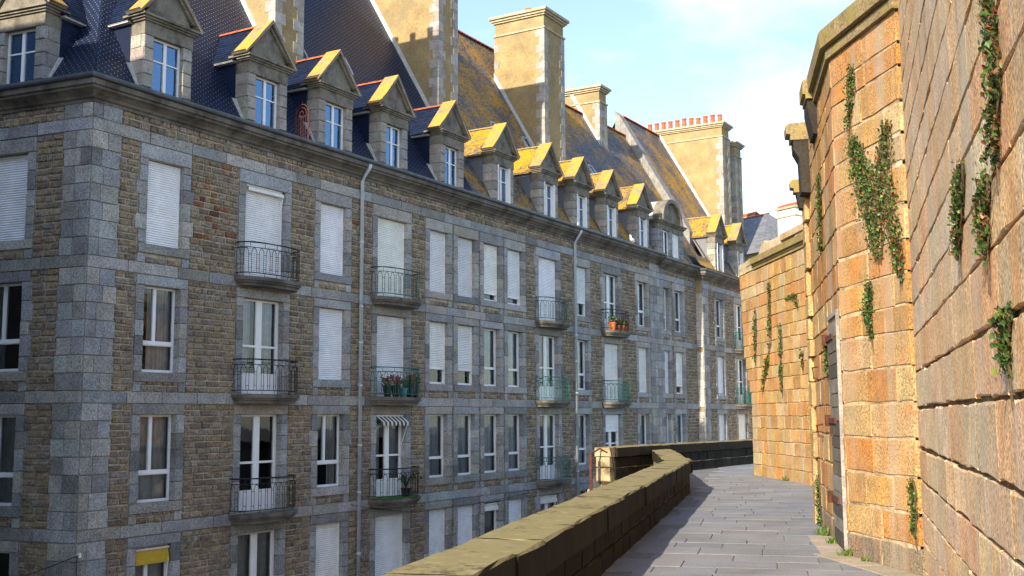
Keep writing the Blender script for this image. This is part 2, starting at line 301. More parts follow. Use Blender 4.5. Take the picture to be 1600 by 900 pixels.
def ashlar_items(F, rects, o=0, cols=C_ash):
    out = []
    for (x0, x1, z0, z1, proud, depth) in rects:
        g = .011
        out.append((F.M @ T((x0+x1)/2, o-proud+depth/2, (z0+z1)/2) @ S(x1-x0-g, depth, z1-z0-g), jit(random.choice(cols), .16)))
    return out
def split(a, b, lo, hi):
    r = [a]
    while b-r[-1] > hi: r.append(r[-1]+random.uniform(lo, hi))
    if len(r) > 1 and b-r[-1] < lo*.5: r.pop()
    return r+[b]
def facade(rootob, F, x0, x1, cols, quoin_l=False, quoin_r=False, zlow=-4.22, o=0, red=None, detail=True):
    """dressed blocks, rubble bricks and the backing wall with its openings; returns the openings"""
    rects = []; opens = []; bricks = []
    for r, zb in enumerate(BANDS):
        ztop = (BANDS[r-1] if r else TOPB)
        for k in range(len(split(x0, x1, .9, 1.7))-1): pass
        xs = split(x0, x1, .9, 1.7)
        for a, b in zip(xs, xs[1:]): rects.append((a, b, zb, zb+.28, .035, .16))
        zw0, zw1 = zb+.76, zb+2.86
        for (nm, a, b, t) in cols:
            z0 = zw0 if t != 'b' else zb+.30
            opens.append((nm, r, a, b, z0, zw1, t))
            lw = .26
            rects.append((a-lw, b+lw, zw1, ztop-.004, .03, .34))                    # lintel
            if t != 'b': rects.append((a-lw, b+lw, zw0-.24, zw0, .05, .34))         # sill
            if t != 'b':
                rects.append((a-lw, a-.02, zb+.284, zw0-.244, .02, .16)); rects.append((b+.02, b+lw, zb+.284, zw0-.244, .02, .16))
            zz = split(z0, zw1, .30, .52)
            for k, (c, d) in enumerate(zip(zz, zz[1:])):
                w = lw if (k % 2 == 0) else lw-.0+random.choice([.0, .0, .10])
                if t == 'n': w = lw
                rects.append((a-w, a, c, d, .02+random.uniform(-.004, .006), .32)); rects.append((b, b+w, c, d, .02+random.uniform(-.004, .006), .32))
    if True:
        xs = split(x0, x1, .9, 1.7)
        for a, b in zip(xs, xs[1:]): rects.append((a, b, TOPB, TOPB+.30, .035, .16))
    zq = []
    for r, zb in enumerate(BANDS):
        zt = (BANDS[r-1] if r else TOPB); n = 7; h = (zt-zb-.28)/n
        zq += [(zb+.28+h*k, zb+.28+h*(k+1)) for k in range(n)]
    zq += [(TOPB+.30, 9.08)]
    for k, (c, d) in enumerate(zq):
        w = .80 if k % 2 else .84
        if quoin_l:
            m = random.choice([.28, .35, .45]); rects.append((x0, x0+m, c, d, .03, .2)); rects.append((x0+m, x0+w, c, d, .03, .2))
        if quoin_r:
            m = random.choice([.28, .35, .45]); rects.append((x1-m, x1, c, d, .03, .2)); rects.append((x1-w, x1-m, c, d, .03, .2))
    # rubble fill
    zones = [(zb+.28, (BANDS[r-1] if r else TOPB), 18) for r, zb in enumerate(BANDS)]+[(TOPB+.30, 9.08, 2)]
    bx = [(r[0], r[1], r[2], r[3]) for r in rects]+[(a, b, c, d) for (_, _, a, b, c, d, _) in opens]
    for (za, zt, n) in zones:
        h = (zt-za)/n
        for k in range(n):
            c0 = za+h*k; cm = c0+h/2
            iv = sorted([(a-.004, b+.004) for (a, b, c, d) in bx if c < cm < d]); free = []; cur = x0
            for a, b in iv:
                if a > cur: free.append((cur, a))
                cur = max(cur, b)
            if cur < x1: free.append((cur, x1))
            for a, b in free:
                if b-a < .05: continue
                xs = split(a+.004, b-.004, .16, .44)
                for p, q in zip(xs, xs[1:]):
                    col = jit(random.choice(C_rub), .11, .04)
                    if red and red(( p+q)/2, cm) > random.random(): col = jit(random.choice([(.19, .085, .05), (.22, .115, .06), (.12, .06, .042)]), .2)
                    pr = random.uniform(.0, .028); hh = h-.018+random.uniform(-.004, .004)
                    bricks.append((F.M @ T((p+q)/2, o-pr+.05, cm+random.uniform(-.003, .003)) @ S(q-p-.017, .10, hh), col))
    # backing with holes
    mb = MB(); X = sorted({x0, x1, *[v for t in opens for v in (t[2], t[3])]}); Z = sorted({STREET, 9.2, *[v for t in opens for v in (t[4], t[5])]})
    for a, b in zip(X, X[1:]):
        for c, d in zip(Z, Z[1:]):
            xm, zm = (a+b)/2, (c+d)/2
            if any(t[2] < xm < t[3] and t[4] < zm < t[5] for t in opens): continue
            mb.quad((a, o+.025, c), (b, o+.025, c), (b, o+.025, d), (a, o+.025, d))
    mb.put('wall', M_mortar, rootob, F.M)
    return rects, bricks, opens

def window(rootob, F, a, b, z0, z1, style='two', shut=0.0, curtain=0, o=.20, slits=0, frame=True):
    mb = MB(); f = .055; y0, y1 = o-.03, o+.04
    box = lambda A, B, C, D, p=0: mb.box(A, B, y0-p, y1, C, D)
    box(a, a+f, z0, z1); box(b-f, b, z0, z1); box(a+f, b-f, z0, z0+.07); box(a+f, b-f, z1-f, z1)
    panes = []; H = z1-z0
    if style == 'two':          # casement over a fixed light
        zt = z0+H*.31; box(a+f, b-f, zt, zt+.12, .012); xm = a+(b-a)*.42; box(xm-.045, xm+.045, zt+.12, z1-f, .01)
        box(a+f, b-f, zt+.02, zt+.06, .03)
        panes = [(a+f, b-f, z0+.07, zt), (a+f, xm-.045, zt+.12, z1-f), (xm+.045, b-f, zt+.12, z1-f)]
    elif style == 'one':
        zt = z0+H*.29; box(a+f, b-f, zt, zt+.09, .012); box(a+f, a+f+.04, zt+.09, z1-f, .012); box(b-f-.04, b-f, zt+.09, z1-f, .012)
        panes = [(a+f, b-f, z0+.07, zt), (a+f+.04, b-f-.04, zt+.09, z1-f)]
    elif style == 'door':       # pair of glazed doors with a solid foot
        xm = (a+b)/2; box(xm-.06, xm+.06, z0+.07, z1-f, .015); zk = z0+.55; zt = z0+1.25
        for (A, B) in ((a+f, xm-.06), (xm+.06, b-f)):
            box(A, B, z0+.07, zk, -.015); box(A, A+.05, zk, z1-f, .01); box(B-.05, B, zk, z1-f, .01); box(A+.05, B-.05, zt, zt+.06, .008)
            panes += [(A+.05, B-.05, zk, zt), (A+.05, B-.05, zt+.06, z1-f)]
    elif style == 'dormer':
        xm = (a+b)/2; box(xm-.045, xm+.045, z0+.07, z1-f, .012); zt = z0+H*.62
        for (A, B) in ((a+f, xm-.045), (xm+.045, b-f)):
            box(A, B, zt, zt+.035, .004); panes += [(A, B, z0+.07, zt), (A, B, zt+.035, z1-f)]
    w = mb.put('window', M_white, rootob, F.M)
    for (A, B, C, D) in panes:
        t = random.uniform(-.004, .004)
        MB().quad((A, o+.005+t, C), (B, o+.005-t, C), (B, o+.005-t*.6, D), (A, o+.005+t*.7, D)).put('pane', M_glass, w, F.M)
    if shut > 0:
        sb = MB(); zb = z1-(z1-z0)*shut; n = max(3, int((z1-zb)/.058)); ys = o-.075; x0, x1 = a+.02, b-.02
        for k in range(n):
            c = zb+(z1-zb)*k/n; d = zb+(z1-zb)*(k+1)/n; g = .007 if not (k > n-1-slits) else .02
            sb.quad((x0, ys+.012, c), (x1, ys+.012, c), (x1, ys-.006, c+(d-c)*.35), (x0, ys-.006, c+(d-c)*.35))
            sb.quad((x0, ys-.006, c+(d-c)*.35), (x1, ys-.006, c+(d-c)*.35), (x1, ys+.010, d-g), (x0, ys+.010, d-g))
            sb.quad((x0, ys+.010, d-g), (x1, ys+.010, d-g), (x1, ys+.024, d), (x0, ys+.024, d))
        sb.box(x0, x1, ys-.014, ys+.02, zb-.05, zb); sb.box(a, a+.045, ys-.01, y0, z0, z1); sb.box(b-.045, b, ys-.01, y0, z0, z1)
        sb.put('shutter', M_shut, w, F.M, col=jit(random.choice([(.84, .86, .90), (.82, .84, .87), (.84, .84, .81), (.77, .78, .80), (.85, .87, .91)]), .04, .01))
    if curtain:
        cb = MB(); n = 26
        spans = [(a, b)] if curtain == 1 else [(a, a+(b-a)*.36), (a+(b-a)*.7, b)] if curtain == 2 else [(a+(b-a)*.35, b)]
        for (A, B) in spans:
            for k in range(n):
                u0, u1 = A+(B-A)*k/n, A+(B-A)*(k+1)/n; y = lambda u: o+.14+.03*math.sin(u*38)+.015*math.sin(u*91)
                cb.quad((u0, y(u0), z0), (u1, y(u1), z0), (u1, y(u1), z1), (u0, y(u0), z1))
        cb.put('curtain', M_curt, w, F.M)
    return w

def arc(a, b, proj, n=26):
    m = (a+b)/2; h = (b-a)/2; out = []
    for k in range(n+1):
        t = math.pi*k/n; cx = -math.cos(t); x = math.copysign(abs(cx)**.72, cx); out.append((m+h*x, -proj*max(0, math.sin(t))**.62))
    return out
def balcony(rootob, F, a, b, zt, mat, proj=.62, straight=False, o=0):
    pl = [(x, y+o) for x, y in arc(a, b, proj)]
    sb = MB()
    for (dz0, dz1, g) in ((-.10, 0, 1.0), (-.155, -.10, .93), (-.24, -.155, .84)):
        m = (a+b)/2; poly = [(m+(x-m)*(g*.5+.5), (y-o)*g+o) for x, y in pl]
        sb.prism(poly, zt+dz0, zt+dz1, axis='z')
    w = sb.put('balcony', M_corn, rootob, F.M)
    rb = MB(); m = (a+b)/2; rail = [(m+(x-m)*.95, (y-o)*.90+o) for x, y in pl]
    def P(u):
        u = max(0, min(.9999, u))*(len(rail)-1); i = int(u); f = u-i; p, q = rail[i], rail[i+1]; return (p[0]+(q[0]-p[0])*f, p[1]+(q[1]-p[1])*f)
    # even spacing along the bow
    L = [0]
    for p, q in zip(rail, rail[1:]): L.append(L[-1]+math.dist(p, q))
    def Q(s):
        s *= L[-1]
        for i in range(len(L)-1):
            if L[i+1] >= s: f = (s-L[i])/max(1e-6, L[i+1]-L[i]); p, q = rail[i], rail[i+1]; return (p[0]+(q[0]-p[0])*f, p[1]+(q[1]-p[1])*f)
        return rail[-1]
    H = .92
    for hz, r in ((H, .020), (H-.14, .011), (.10, .013)): rb.tube([(*Q(k/30), zt+hz) for k in range(31)], r, 5)
    n = 13
    for k in range(n):
        u0, u1 = (k+.18)/n, (k+.82)/n
        p0, p1, pm = Q(u0), Q(u1), Q((u0+u1)/2); zc = zt+H-.25
        pts = [(*p0, zt+.10), (*p0, zc)]+[(*Q(u0+(u1-u0)*t), zc+.10*math.sin(math.pi*t)) for t in (.15, .35, .5, .65, .85)]+[(*p1, zc), (*p1, zt+.10)]
        rb.tube(pts, .0095, 4)
        if k % 2 == 0: rb.tube([(*Q(k/n), zt+H-.14), (*Q(k/n), zt+H)], .009, 4); rb.tube([(*Q(k/n), zt), (*Q(k/n), zt+.1)], .009, 4)
        if k < n-1: rb.tube([(*p1, zt+.22), (*Q((k+1.18)/n), zt+.22)], .007, 4); rb.tube([(*p1, zc-.08), (*Q((k+1.18)/n), zc-.08)], .007, 4)
    rb.put('railing', mat, w, F.M)
    return w

def sweep(prof, plan):        # prof: (out, z); plan: polyline of (x, y) walked with the outside on the right hand side
    n = len(plan); rings = []
    for i, p in enumerate(plan):
        p = Vector(p); d0 = (p-Vector(plan[i-1])).normalized() if i else None; d1 = (Vector(plan[i+1])-p).normalized() if i < n-1 else None
        n0 = Vector((d0.y, -d0.x)) if d0 else None; n1 = Vector((d1.y, -d1.x)) if d1 else None
        if n0 and n1: m = (n0+n1).normalized(); m = m/m.dot(n0)
        else: m = n0 or n1
        rings.append([(p.x+m.x*q[0], p.y+m.y*q[0], q[1]) for q in prof])
    mb = MB(); k = len(prof)
    mb.add([v for r in rings for v in r], [(i*k+j, (i+1)*k+j, (i+1)*k+j+1, i*k+j+1) for i in range(n-1) for j in range(k-1)]+[tuple(range(k-1, -1, -1)), tuple(range((n-1)*k, n*k))])
    return mb
CORN = [(-.06, 9.02), (.05, 9.02), (.05, 9.09), (.10, 9.11), (.13, 9.17), (.22, 9.24), (.31, 9.28), (.31, 9.33), (.37, 9.35), (.37, 9.47), (-.06, 9.47)]
GUTT = [(.05, 9.475), (.39, 9.475), (.435, 9.49), (.45, 9.53), (.45, 9.585), (.425, 9.60), (.40, 9.58), (.38, 9.53), (.05, 9.52)]
ROOF = [(-.16, 9.50), (.10, 9.66), (.55, 10.40), (1.25, 11.56), (5.6, 19.1)]
def roof_z(o):
    for (a, b), (c, d) in zip(ROOF, ROOF[1:]):
        if o <= c: return b+(d-b)*(o-a)/(c-a)
    return ROOF[-1][1]
def roof_o(z):
    for (a, b), (c, d) in zip(ROOF, ROOF[1:]):
        if z <= d: return a+(c-a)*(z-b)/(d-b)
    return ROOF[-1][0]
def slates(mb, prof, xr, ex=.10, wd=.19, hooks=None, lift=.013, tones=(.65, 1.35), o0=0):
    """rows of single slates up a slope; xr(o) -> x range at that distance into the building"""
    pts = [Vector(p) for p in prof]; seg = [(q-p).length for p, q in zip(pts, pts[1:])]; tot = sum(seg)
    def at(d):
        for p, q, l in zip(pts, pts[1:], seg):
            if d <= l: return p+(q-p)*(d/l), (q-p)/l
            d -= l
        return pts[-1]+(pts[-1]-pts[-2]).normalized()*d, (pts[-1]-pts[-2]).normalized()
    r = 0; d = 0
    while d < tot-.02:
        p, t = at(d); q, _ = at(min(tot, d+ex*1.25)); nrm = Vector((-t.y, t.x))
        lo = p+nrm*lift; hi = q+nrm*.002; a, b = xr(p.x); x = a+(wd/2 if r % 2 else 0)-wd
        while x < b:
            x0, x1 = max(a, x), min(b, x+wd-.006); x += wd
            if x1-x0 < .02: continue
            c = random.uniform(*tones); j = random.uniform(-.003, .004); e = random.uniform(-.006, .006)
            L0 = (x0, lo.x-nrm.x*j, lo.y+j+e*.3); L1 = (x1, lo.x-nrm.x*j, lo.y+j)
            mb.add([L0, L1, (x1, hi.x, hi.y), (x0, hi.x, hi.y), (x0, p.x, p.y), (x1, p.x, p.y)], [(0, 1, 2, 3), (4, 5, 1, 0)], (c, c, c*random.uniform(.95, 1.08)))
            if hooks is not None:
                xm = (x0+x1)/2; u = Vector((0, t.x, t.y)); n3 = Vector((0, nrm.x, nrm.y)); c0 = Vector((xm, lo.x, lo.y))+n3*.004-u*.004
                hooks.add([c0+Vector((-.0055, 0, 0)), c0+Vector((.0055, 0, 0)), c0+Vector((.0055, 0, 0))+u*.03, c0+Vector((-.0055, 0, 0))+u*.03], [(0, 1, 2, 3)])
        d += ex; r += 1

def ridge(parent, F, pts, mat=M_terra, step=.34, r=.11):
    A, B = Vector(pts[0]), Vector(pts[1]); n = max(1, int((B-A).length/step)); mb = MB(); d = (B-A)/n; side = d.cross(Vector((0, 0, 1))).normalized()
    for k in range(n):
        p, q = A+d*k, A+d*(k+1.06)
        for (u, rr) in ((p, r*1.08), (q, r*.96)):
            mb.add([u+side*rr*math.cos(t)+Vector((0, 0, 1))*rr*math.sin(t)*1.0-Vector((0, 0, .06)) for t in [math.pi*i/6 for i in range(7)]], [])
        b = len(mb.v)-14; mb.f += [(b+i, b+i+1, b+8+i, b+7+i) for i in range(6)]; mb.f.append(tuple(range(b, b+7)))
    return mb.put('ridge_tiles', mat, parent, F.M)

def dormer(rootob, F, sc, old, width=1.5, curt=0, white_jamb=False):
    """stone dormer with a triangular gable; x measured from its middle"""
    G = Frame(0, 0, 0); G.M = F.M @ T(sc, 0, 0); hw = width/2; ow = hw-.30; zt = 11.12
    mb = MB(); mb.box(-hw-.01, hw+.01, -.012, .5, zt, 11.45)
    for (z0, z1, p) in ((11.45, 11.50, .06), (11.50, 11.555, .11), (11.555, 11.61, .17)): mb.box(-hw-p, hw+p, -p, .62, z0, z1)
    d = mb.put('dormer', M_tymp, rootob, G.M); MB().box(-hw+.02, hw-.02, .30, .52, 9.3, 9.62).put('sill', M_tymp, d, G.M)
    items = []
    for k in range(5):
        z0 = 9.45+(zt-9.45)*k/5; z1 = 9.45+(zt-9.45)*(k+1)/5
        for sgn in (-1, 1):
            e = .0 if k % 2 else .0
            c = jit(random.choice([(.30, .285, .26), (.34, .32, .29), (.27, .265, .26)]), .12)
            put('dormer_stone', random.choice(K_dor.me), None, d, G.M @ T(sgn*(hw-.15), .25+random.uniform(-.006, .006), (z0+z1)/2) @ S(.30-.004, .5, z1-z0-.008), c)
            put('dormer_stone', random.choice(K_dor.me), None, d, G.M @ T(sgn*(hw+.001), (.25 if k % 2 else .30), (z0+z1)/2) @ RZ(-math.pi/2*-sgn) @ S(.46 if k % 2 else .36, .03, z1-z0-.010), jit(c, .12))
    # gable
    g = MB(); g.prism([(-hw-.02, 11.61), (hw+.02, 11.61), (0, 12.66)], .03, .34); tp = g.put('pediment', M_tymp, d, G.M)
    for sgn in (-1, 1):
        A = Vector((sgn*(hw+.22), 11.60)); B = Vector((0, 12.70)); t = (B-A).normalized(); n = Vector((-t.y, t.x))*(1 if sgn > 0 else -1)
        if n.y < 0: n = -n
        c = MB(); c.prism([A, B, B+Vector((0, .125)), A+n*.05+t*.0, A+n*.10], -.14, .42); c.put('gable_coping', M_cop_yel, d, G.M)
        m2 = MB(); m2.prism([A-t*-.25-n*.0, B-Vector((0, .05)), B-Vector((0, .14)), A-n*.07+t*.3], -.05, .1); m2.put('gable_moulding', M_tymp, d, G.M)
    sm = M_slate_yel if old else M_slate
    ex = .11; rb = MB(); rz0, rz1, rx = 11.50, 12.70, hw+.16
    L = math.hypot(rx, rz1-rz0)
    for sgn in (-1, 1):
        rows = int(L/ex)
        for k in range(rows+1):
            u0 = k/rows; u1 = min(1.02, (k+1.3)/rows); nx, nz = sgn*(rz1-rz0)/L, rx/L; x = .38+(.09 if k % 2 else 0)-.18
            while x < 2.15:
                a, b = max(.38, x), x+.174; x += .18
                if b-a < .03: continue
                lf = .014+random.uniform(-.003, .005); c = random.uniform(.65, 1.3)
                X0, Z0 = sgn*rx*(1-u0)+nx*lf, rz0+(rz1-rz0)*u0+nz*lf; X1, Z1 = sgn*rx*(1-u1), rz0+(rz1-rz0)*u1
                v = [(X0, a, Z0), (X0, b, Z0), (X1, b, Z1), (X1, a, Z1), (X0-nx*lf, a, Z0-nz*lf), (X0-nx*lf, b, Z0-nz*lf)]
                rb.add(v, [(0, 1, 2, 3), (4, 5, 1, 0)], (c, c, c))
        rb.add([(sgn*rx, .36, rz0-.03), (0, .36, rz1-.03), (0, 2.1, rz1-.03), (sgn*rx, 2.1, rz0-.03)], [(0, 1, 2, 3)], (.8, .8, .8))
    o = rb.put('dormer_roof', sm, d, G.M); o['kind'] = 'stuff'
    bo = MB(); bo.box(-hw-.15, -hw+.02, .45, 1.25, 11.44, 11.49); bo.box(hw-.02, hw+.15, .45, 1.25, 11.44, 11.49); bo.put('eave_board', M_lead if not old else M_corn, d, G.M)
    ridge(d, G, ((0, .40, 12.74), (0, 1.95, 12.74)), M_terra if not old else M_cop_yel, .36, .075)
    for sgn in (-1, 1):
        cb = MB(); x = sgn*(hw-.01); z = 9.95; k = 0
        tri = lambda z_: roof_o(min(z_, 11.5))
        cb.prism([(.45, 9.9), (.45, 11.47), (1.35, 11.47)], x-.02, x+.005*sgn, axis='x')
        while z < 11.46:
            y = .44+(.08 if k % 2 else 0)-.16
            while y < tri(z)+.06:
                a, b = max(.44, y), min(y+.155, tri(z)+.08); y += .16
                if b-a < .02: continue
                c = random.uniform(.6, 1.4); l = .012
                cb.add([(x+sgn*l, a, z), (x+sgn*l, b, z), (x+sgn*.002, b, z+.125), (x+sgn*.002, a, z+.125), (x, a, z), (x, b, z)], [(0, 1, 2, 3), (4, 5, 1, 0)], (c, c, c))
            z += .10; k += 1
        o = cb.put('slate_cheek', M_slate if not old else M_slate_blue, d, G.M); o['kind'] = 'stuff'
        fl = MB(); x = sgn*hw; fl.prism([(-.02, 9.5), (.16, 9.62), (.60, 10.36), (.64, 10.48), (.44, 10.42)], x-sgn*.02, x+sgn*(.055), axis='x'); fl.put('flashing', M_lead if not old else M_corn, d, G.M)
    a, b = -ow, ow
    f = MB(); fr = .05; y0, y1 = .13, .2
    H0, H1 = 9.50, zt
    for q in ((a, a+fr, H0, H1), (b-fr, b, H0, H1), (a+fr, b-fr, H0, H0+.1), (a+fr, b-fr, H1-fr, H1), (-.045, .045, H0+.1, H1-fr)): f.box(q[0], q[1], y0, y1, q[2], q[3])
    zm = H0+(H1-H0)*.64; f.box(a+fr, -.045, y0+.01, y1-.01, zm, zm+.035); f.box(.045, b-fr, y0+.01, y1-.01, zm, zm+.035)
    if white_jamb: f.box(b-.02, b+.006, -.03, y0, H0, H1); f.box(a-.006, a+.03, -.03, y0, H0, H1)
    f.put('window_frame', M_white, d, G.M)
    for (A, B) in ((a+fr, -.045), (.045, b-fr)):
        for (C, D) in ((H0+.1, zm), (zm+.035, H1-fr)):
            t = random.uniform(-.008, .008); MB().quad((A, .17+t, C), (B, .17-t, C), (B, .17-t, D), (A, .17+t, D)).put('pane', M_glass2, d, G.M)
    rm = MB(); rm.quad((a-.1, .75, H0), (b+.1, .75, H0), (b+.1, .75, H1+.2), (a-.1, .75, H1+.2)); rm.put('interior', M_dark if not curt else M_curt, d, G.M)
    return d

def pots(parent, F, spots, z, r=.15, h=.70):
    for (x, y) in spots:
        k = random.uniform(.85, 1.1); MB().lathe([(r*1.15, z-.02), (r*1.2, z+.05), (r*1.05, z+.08), (r*.85, z+h*k*.85), (r*1.0, z+h*k*.87), (r*1.0, z+h*k), (r*.7, z+h*k), (r*.65, z+h*k*.8)], 10, T(x, y, 0)).put('chimney_pot', M_terra, parent, F.M, smooth=False)
def chimney(rootob, F, x0, x1, y0, y1, ztop, potn=0, zbase=None, flash=True, potspec=None):
    zb = zbase if zbase is not None else 11.5
    mb = MB(); mb.box(x0, x1, y0, y1, zb, ztop-.9); mb.box(x0+.03, x1-.03, y0+.03, y1-.03, ztop-.9, ztop-.25); c = mb.put('chimney', M_render, rootob, F.M)
    k = MB()
    for (z0, z1, p) in ((ztop-.92, ztop-.84, .05), (ztop-.30, ztop-.22, .05), (ztop-.22, ztop-.12, .12), (ztop-.12, ztop, .20)): k.box(x0-p, x1+p, y0-p, y1+p, z0, z1)
    k.put('cap', M_cap, c, F.M)
    n = int((ztop-.92-zb)/.36)
    for i in range(n):
        z0 = zb+(ztop-.92-zb)*i/n; z1 = zb+(ztop-.92-zb)*(i+1)/n; w = .42 if i % 2 else .26; v = .30 if i % 2 else .46
        cc = jit(random.choice([(.34, .325, .30), (.29, .28, .26), (.38, .365, .34)]), .1)
        for (X, sg) in ((x0, -1), (x1, 1)):       # corner stones, set 1 cm proud on both faces
            for yy, sy in ((y0, 1), (y1, -1)):
                bx = MB(); vx = min(v, (x1-x0)*.48); bx.box(*sorted((X+sg*.012, X-sg*vx)), *sorted((yy-sy*.012, yy+sy*w)), z0+.004, z1-.004)
                if sy == 1 or i % 2 == 0: put('quoin_stone', bx.mesh('quoin_stone', K_dor.mo), None, c, F.M, cc)
    if potspec: pots(c, F, potspec, ztop)
    elif potn: pots(c, F, [((x0+x1)/2, y0+.35+(y1-y0-.7)*i/max(1, potn-1)) for i in range(potn)], ztop)
    if flash:
        f = MB(); f.prism([(y0, roof_z(y0)-.05), (min(y1, 5.6), roof_z(min(y1, 5.6))-.05), (min(y1, 5.6), roof_z(min(y1, 5.6))+.32), (y0, roof_z(y0)+.26)], x0-.05, x0+.01, axis='x')
        f.put('flashing', M_lead, c, F.M)
    return c
def skylight(rootob, F, x, o, w=.55, h=.8, tilt=.0):
    t = (Vector(ROOF[-1])-Vector(ROOF[-2])).normalized(); ang = math.atan2(t.y, t.x); M = F.M @ T(x, o, roof_z(o)) @ RX(ang)
    mb = MB(); mb.box(-w/2, w/2, 0, .07, -.02, .09); mb.box(-w/2, w/2, h-.07, h, -.02, .09); mb.box(-w/2, -w/2+.06, 0, h, -.02, .09); mb.box(w/2-.06, w/2, 0, h, -.02, .09)
    k = mb.put('skylight', M_pipe, rootob, M); MB().quad((-w/2+.06, .07, .05), (w/2-.06, .07, .05), (w/2-.06, h-.07, .05), (-w/2+.06, h-.07, .05)).put('pane', M_glass, k, M)
def downpipe(rootob, F, s, z0, z1=9.45, o=-.10):
    mb = MB(); mb.tube([(s+.02, -.40, z1), (s+.02, -.36, z1-.12), (s, -.20, z1-.34), (s, o, z1-.52), (s, o, z0)], .058, 10)
    p = mb.put('downpipe', M_pipe, rootob, F.M, smooth=True)
    for zc in (7.0, 5.0, 3.9, 2.6, .8, -.6, -2.4, -4.3): MB().lathe([(.066, zc), (.074, zc+.01), (.074, zc+.06), (.066, zc+.07)], 10, T(s, o, 0)).put('collar', M_pipe, p, F.M)

# ---- building A
A_END = 33.0; HIP = 1/math.tan(rad(98.1/2)); FLEFT = 12.0
BA = root('apartment_building', 'long grey granite apartment building with corner quoins, balconies and a row of stone dormers', 'building', T(CX, CY, STREET))
COLS_A = [('A', 1.68, 2.80, 'w'), ('B', 5.02, 6.57, 'b'), ('C', 8.10, 9.28, 'w'), ('D', 10.84, 12.40, 'b'), ('E', 13.71, 14.80, 'n'), ('F', 15.42, 16.52, 'n'),
          ('G', 17.14, 18.24, 'n'), ('H', 18.83, 19.93, 'n'), ('I', 21.22, 22.80, 'b'), ('J', 24.42, 25.52, 'w'), ('K', 27.10, 28.66, 'b'), ('L', 30.75, 31.85, 'w')]
def redA(x, z): return .42*math.exp(-((x-3.9)/.75)**2-((z-7.0)/.75)**2)+.25*math.exp(-((x-.95)/.2)**2-((z-8)/.4)**2)+.001
r1, b1, op1 = facade(BA, FA, 0, A_END, COLS_A, True, True, red=redA)
COLS_L = [('Z', -3.15, -1.93, 'w'), ('Y', -7.6, -6.3, 'w')]
r2, b2, op2 = facade(BA, FL, -FLEFT, 0, COLS_L, False, True)
lay(K_ash, ashlar_items(FA, r1)+ashlar_items(FL, r2), BA); lay(K_brick, b1+b2, BA)
SPEC = {  # (column, storey): style, shutter drop, curtain, slits
 'A0': ('two', 1, 0, 0), 'B0': ('door', 1, 0, 0), 'C0': ('two', 1, 0, 6), 'D0': ('door', 1, 0, 6), 'E0': ('one', 1, 0, 5), 'F0': ('one', 1, 0, 5), 'G0': ('one', .86, 0, 0), 'H0': ('one', .86, 0, 0), 'I0': ('door', 1, 0, 0), 'J0': ('one', .72, 0, 20), 'K0': ('door', 0, 3, 0), 'L0': ('two', .0, 3, 0),
 'A1': ('two', 0, 3, 0), 'B1': ('door', 0, 2, 0), 'C1': ('two', 1, 0, 7), 'D1': ('door', 1, 0, 20), 'E1': ('one', .74, 0, 9), 'F1': ('one', .74, 0, 9), 'G1': ('one', 0, 1, 0), 'H1': ('one', 0, 1, 0), 'I1': ('door', 0, 2, 0), 'J1': ('one', 0, 1, 0), 'K1': ('door', 1, 0, 0), 'L1': ('one', 1, 0, 0),
 'A2': ('two', 0, 1, 0), 'B2': ('door', 0, 0, 0), 'C2': ('two', 0, 2, 0), 'D2': ('door', 0, 2, 0), 'E2': ('one', 0, 1, 0), 'F2': ('one', 0, 1, 0), 'G2': ('one', 0, 1, 0), 'H2': ('one', 0, 1, 0), 'I2': ('door', 0, 2, 0), 'J2': ('one', 0, 1, 0), 'K2': ('door', .28, 0, 0), 'L2': ('one', 0, 3, 0),
 'A3': ('two', 0, 1, 0), 'B3': ('door', 0, 1, 0), 'C3': ('two', 1, 0, 3), 'D3': ('door', 1, 0, 0), 'E3': ('one', 1, 0, 0), 'F3': ('one', 1, 0, 0), 'G3': ('one', 0, 1, 0), 'H3': ('one', .8, 0, 0), 'I3': ('door', 0, 1, 0), 'J3': ('one', 0, 1, 0), 'K3': ('door', 0, 1, 0), 'L3': ('one', 0, 1, 0),
 'Z0': ('two', 1, 0, 0), 'Z1': ('two', 0, 2, 0), 'Z2': ('two', 0, 1, 0), 'Z3': ('two', 0, 0, 0), 'M1': ('one', 1, 0, 0), 'N1': ('one', .8, 0, 0), 'M2': ('one', 0, 1, 0), 'N2': ('one', 0, 1, 0), 'O1': ('one', .93, 0, 0), 'P1': ('door', 0, 1, 0), 'O2': ('one', 1, 0, 0), 'P2': ('door', 1, 0, 0)}
def fill(rootob, F, opens):
    for (nm, r, a, b, z0, z1, t) in opens:
        st, sh, cu, sl = SPEC.get(nm+str(r), ('door' if t == 'b' else 'one', 0, 1, 0)); window(rootob, F, a, b, z0, z1, st, sh, cu, slits=sl)
fill(BA, FA, op1); fill(BA, FL, op2)
def body(rootob, F, x0, x1, o=0, depth=11.2, left=True, right=True):
    mb = MB(); mb.quad((x0+.02, o+1.1, STREET), (x1-.02, o+1.1, STREET), (x1-.02, o+1.1, 9.4), (x0+.02, o+1.1, 9.4)); mb.put('interior', M_dark, rootob, F.M)
    mb = MB(); mb.quad((x0, depth, STREET), (x1, depth, STREET), (x1, depth, 9.5), (x0, depth, 9.5))
    if left: mb.quad((x0, .03+o, STREET), (x0, depth, STREET), (x0, depth, 9.5), (x0, .03+o, 9.5))
    if right: mb.quad((x1, .03+o, STREET), (x1, depth, STREET), (x1, depth, 9.5), (x1, .03+o, 9.5))
    mb.put('rear_wall', M_render, rootob, F.M)
body(BA, FA, 0, A_END, left=False); 
mb = MB(); mb.quad((-FLEFT, 1.1, STREET), (-1.3, 1.1, STREET), (-1.3, 1.1, 9.4), (-FLEFT, 1.1, 9.4)); mb.put('interior', M_dark, BA, FL.M)
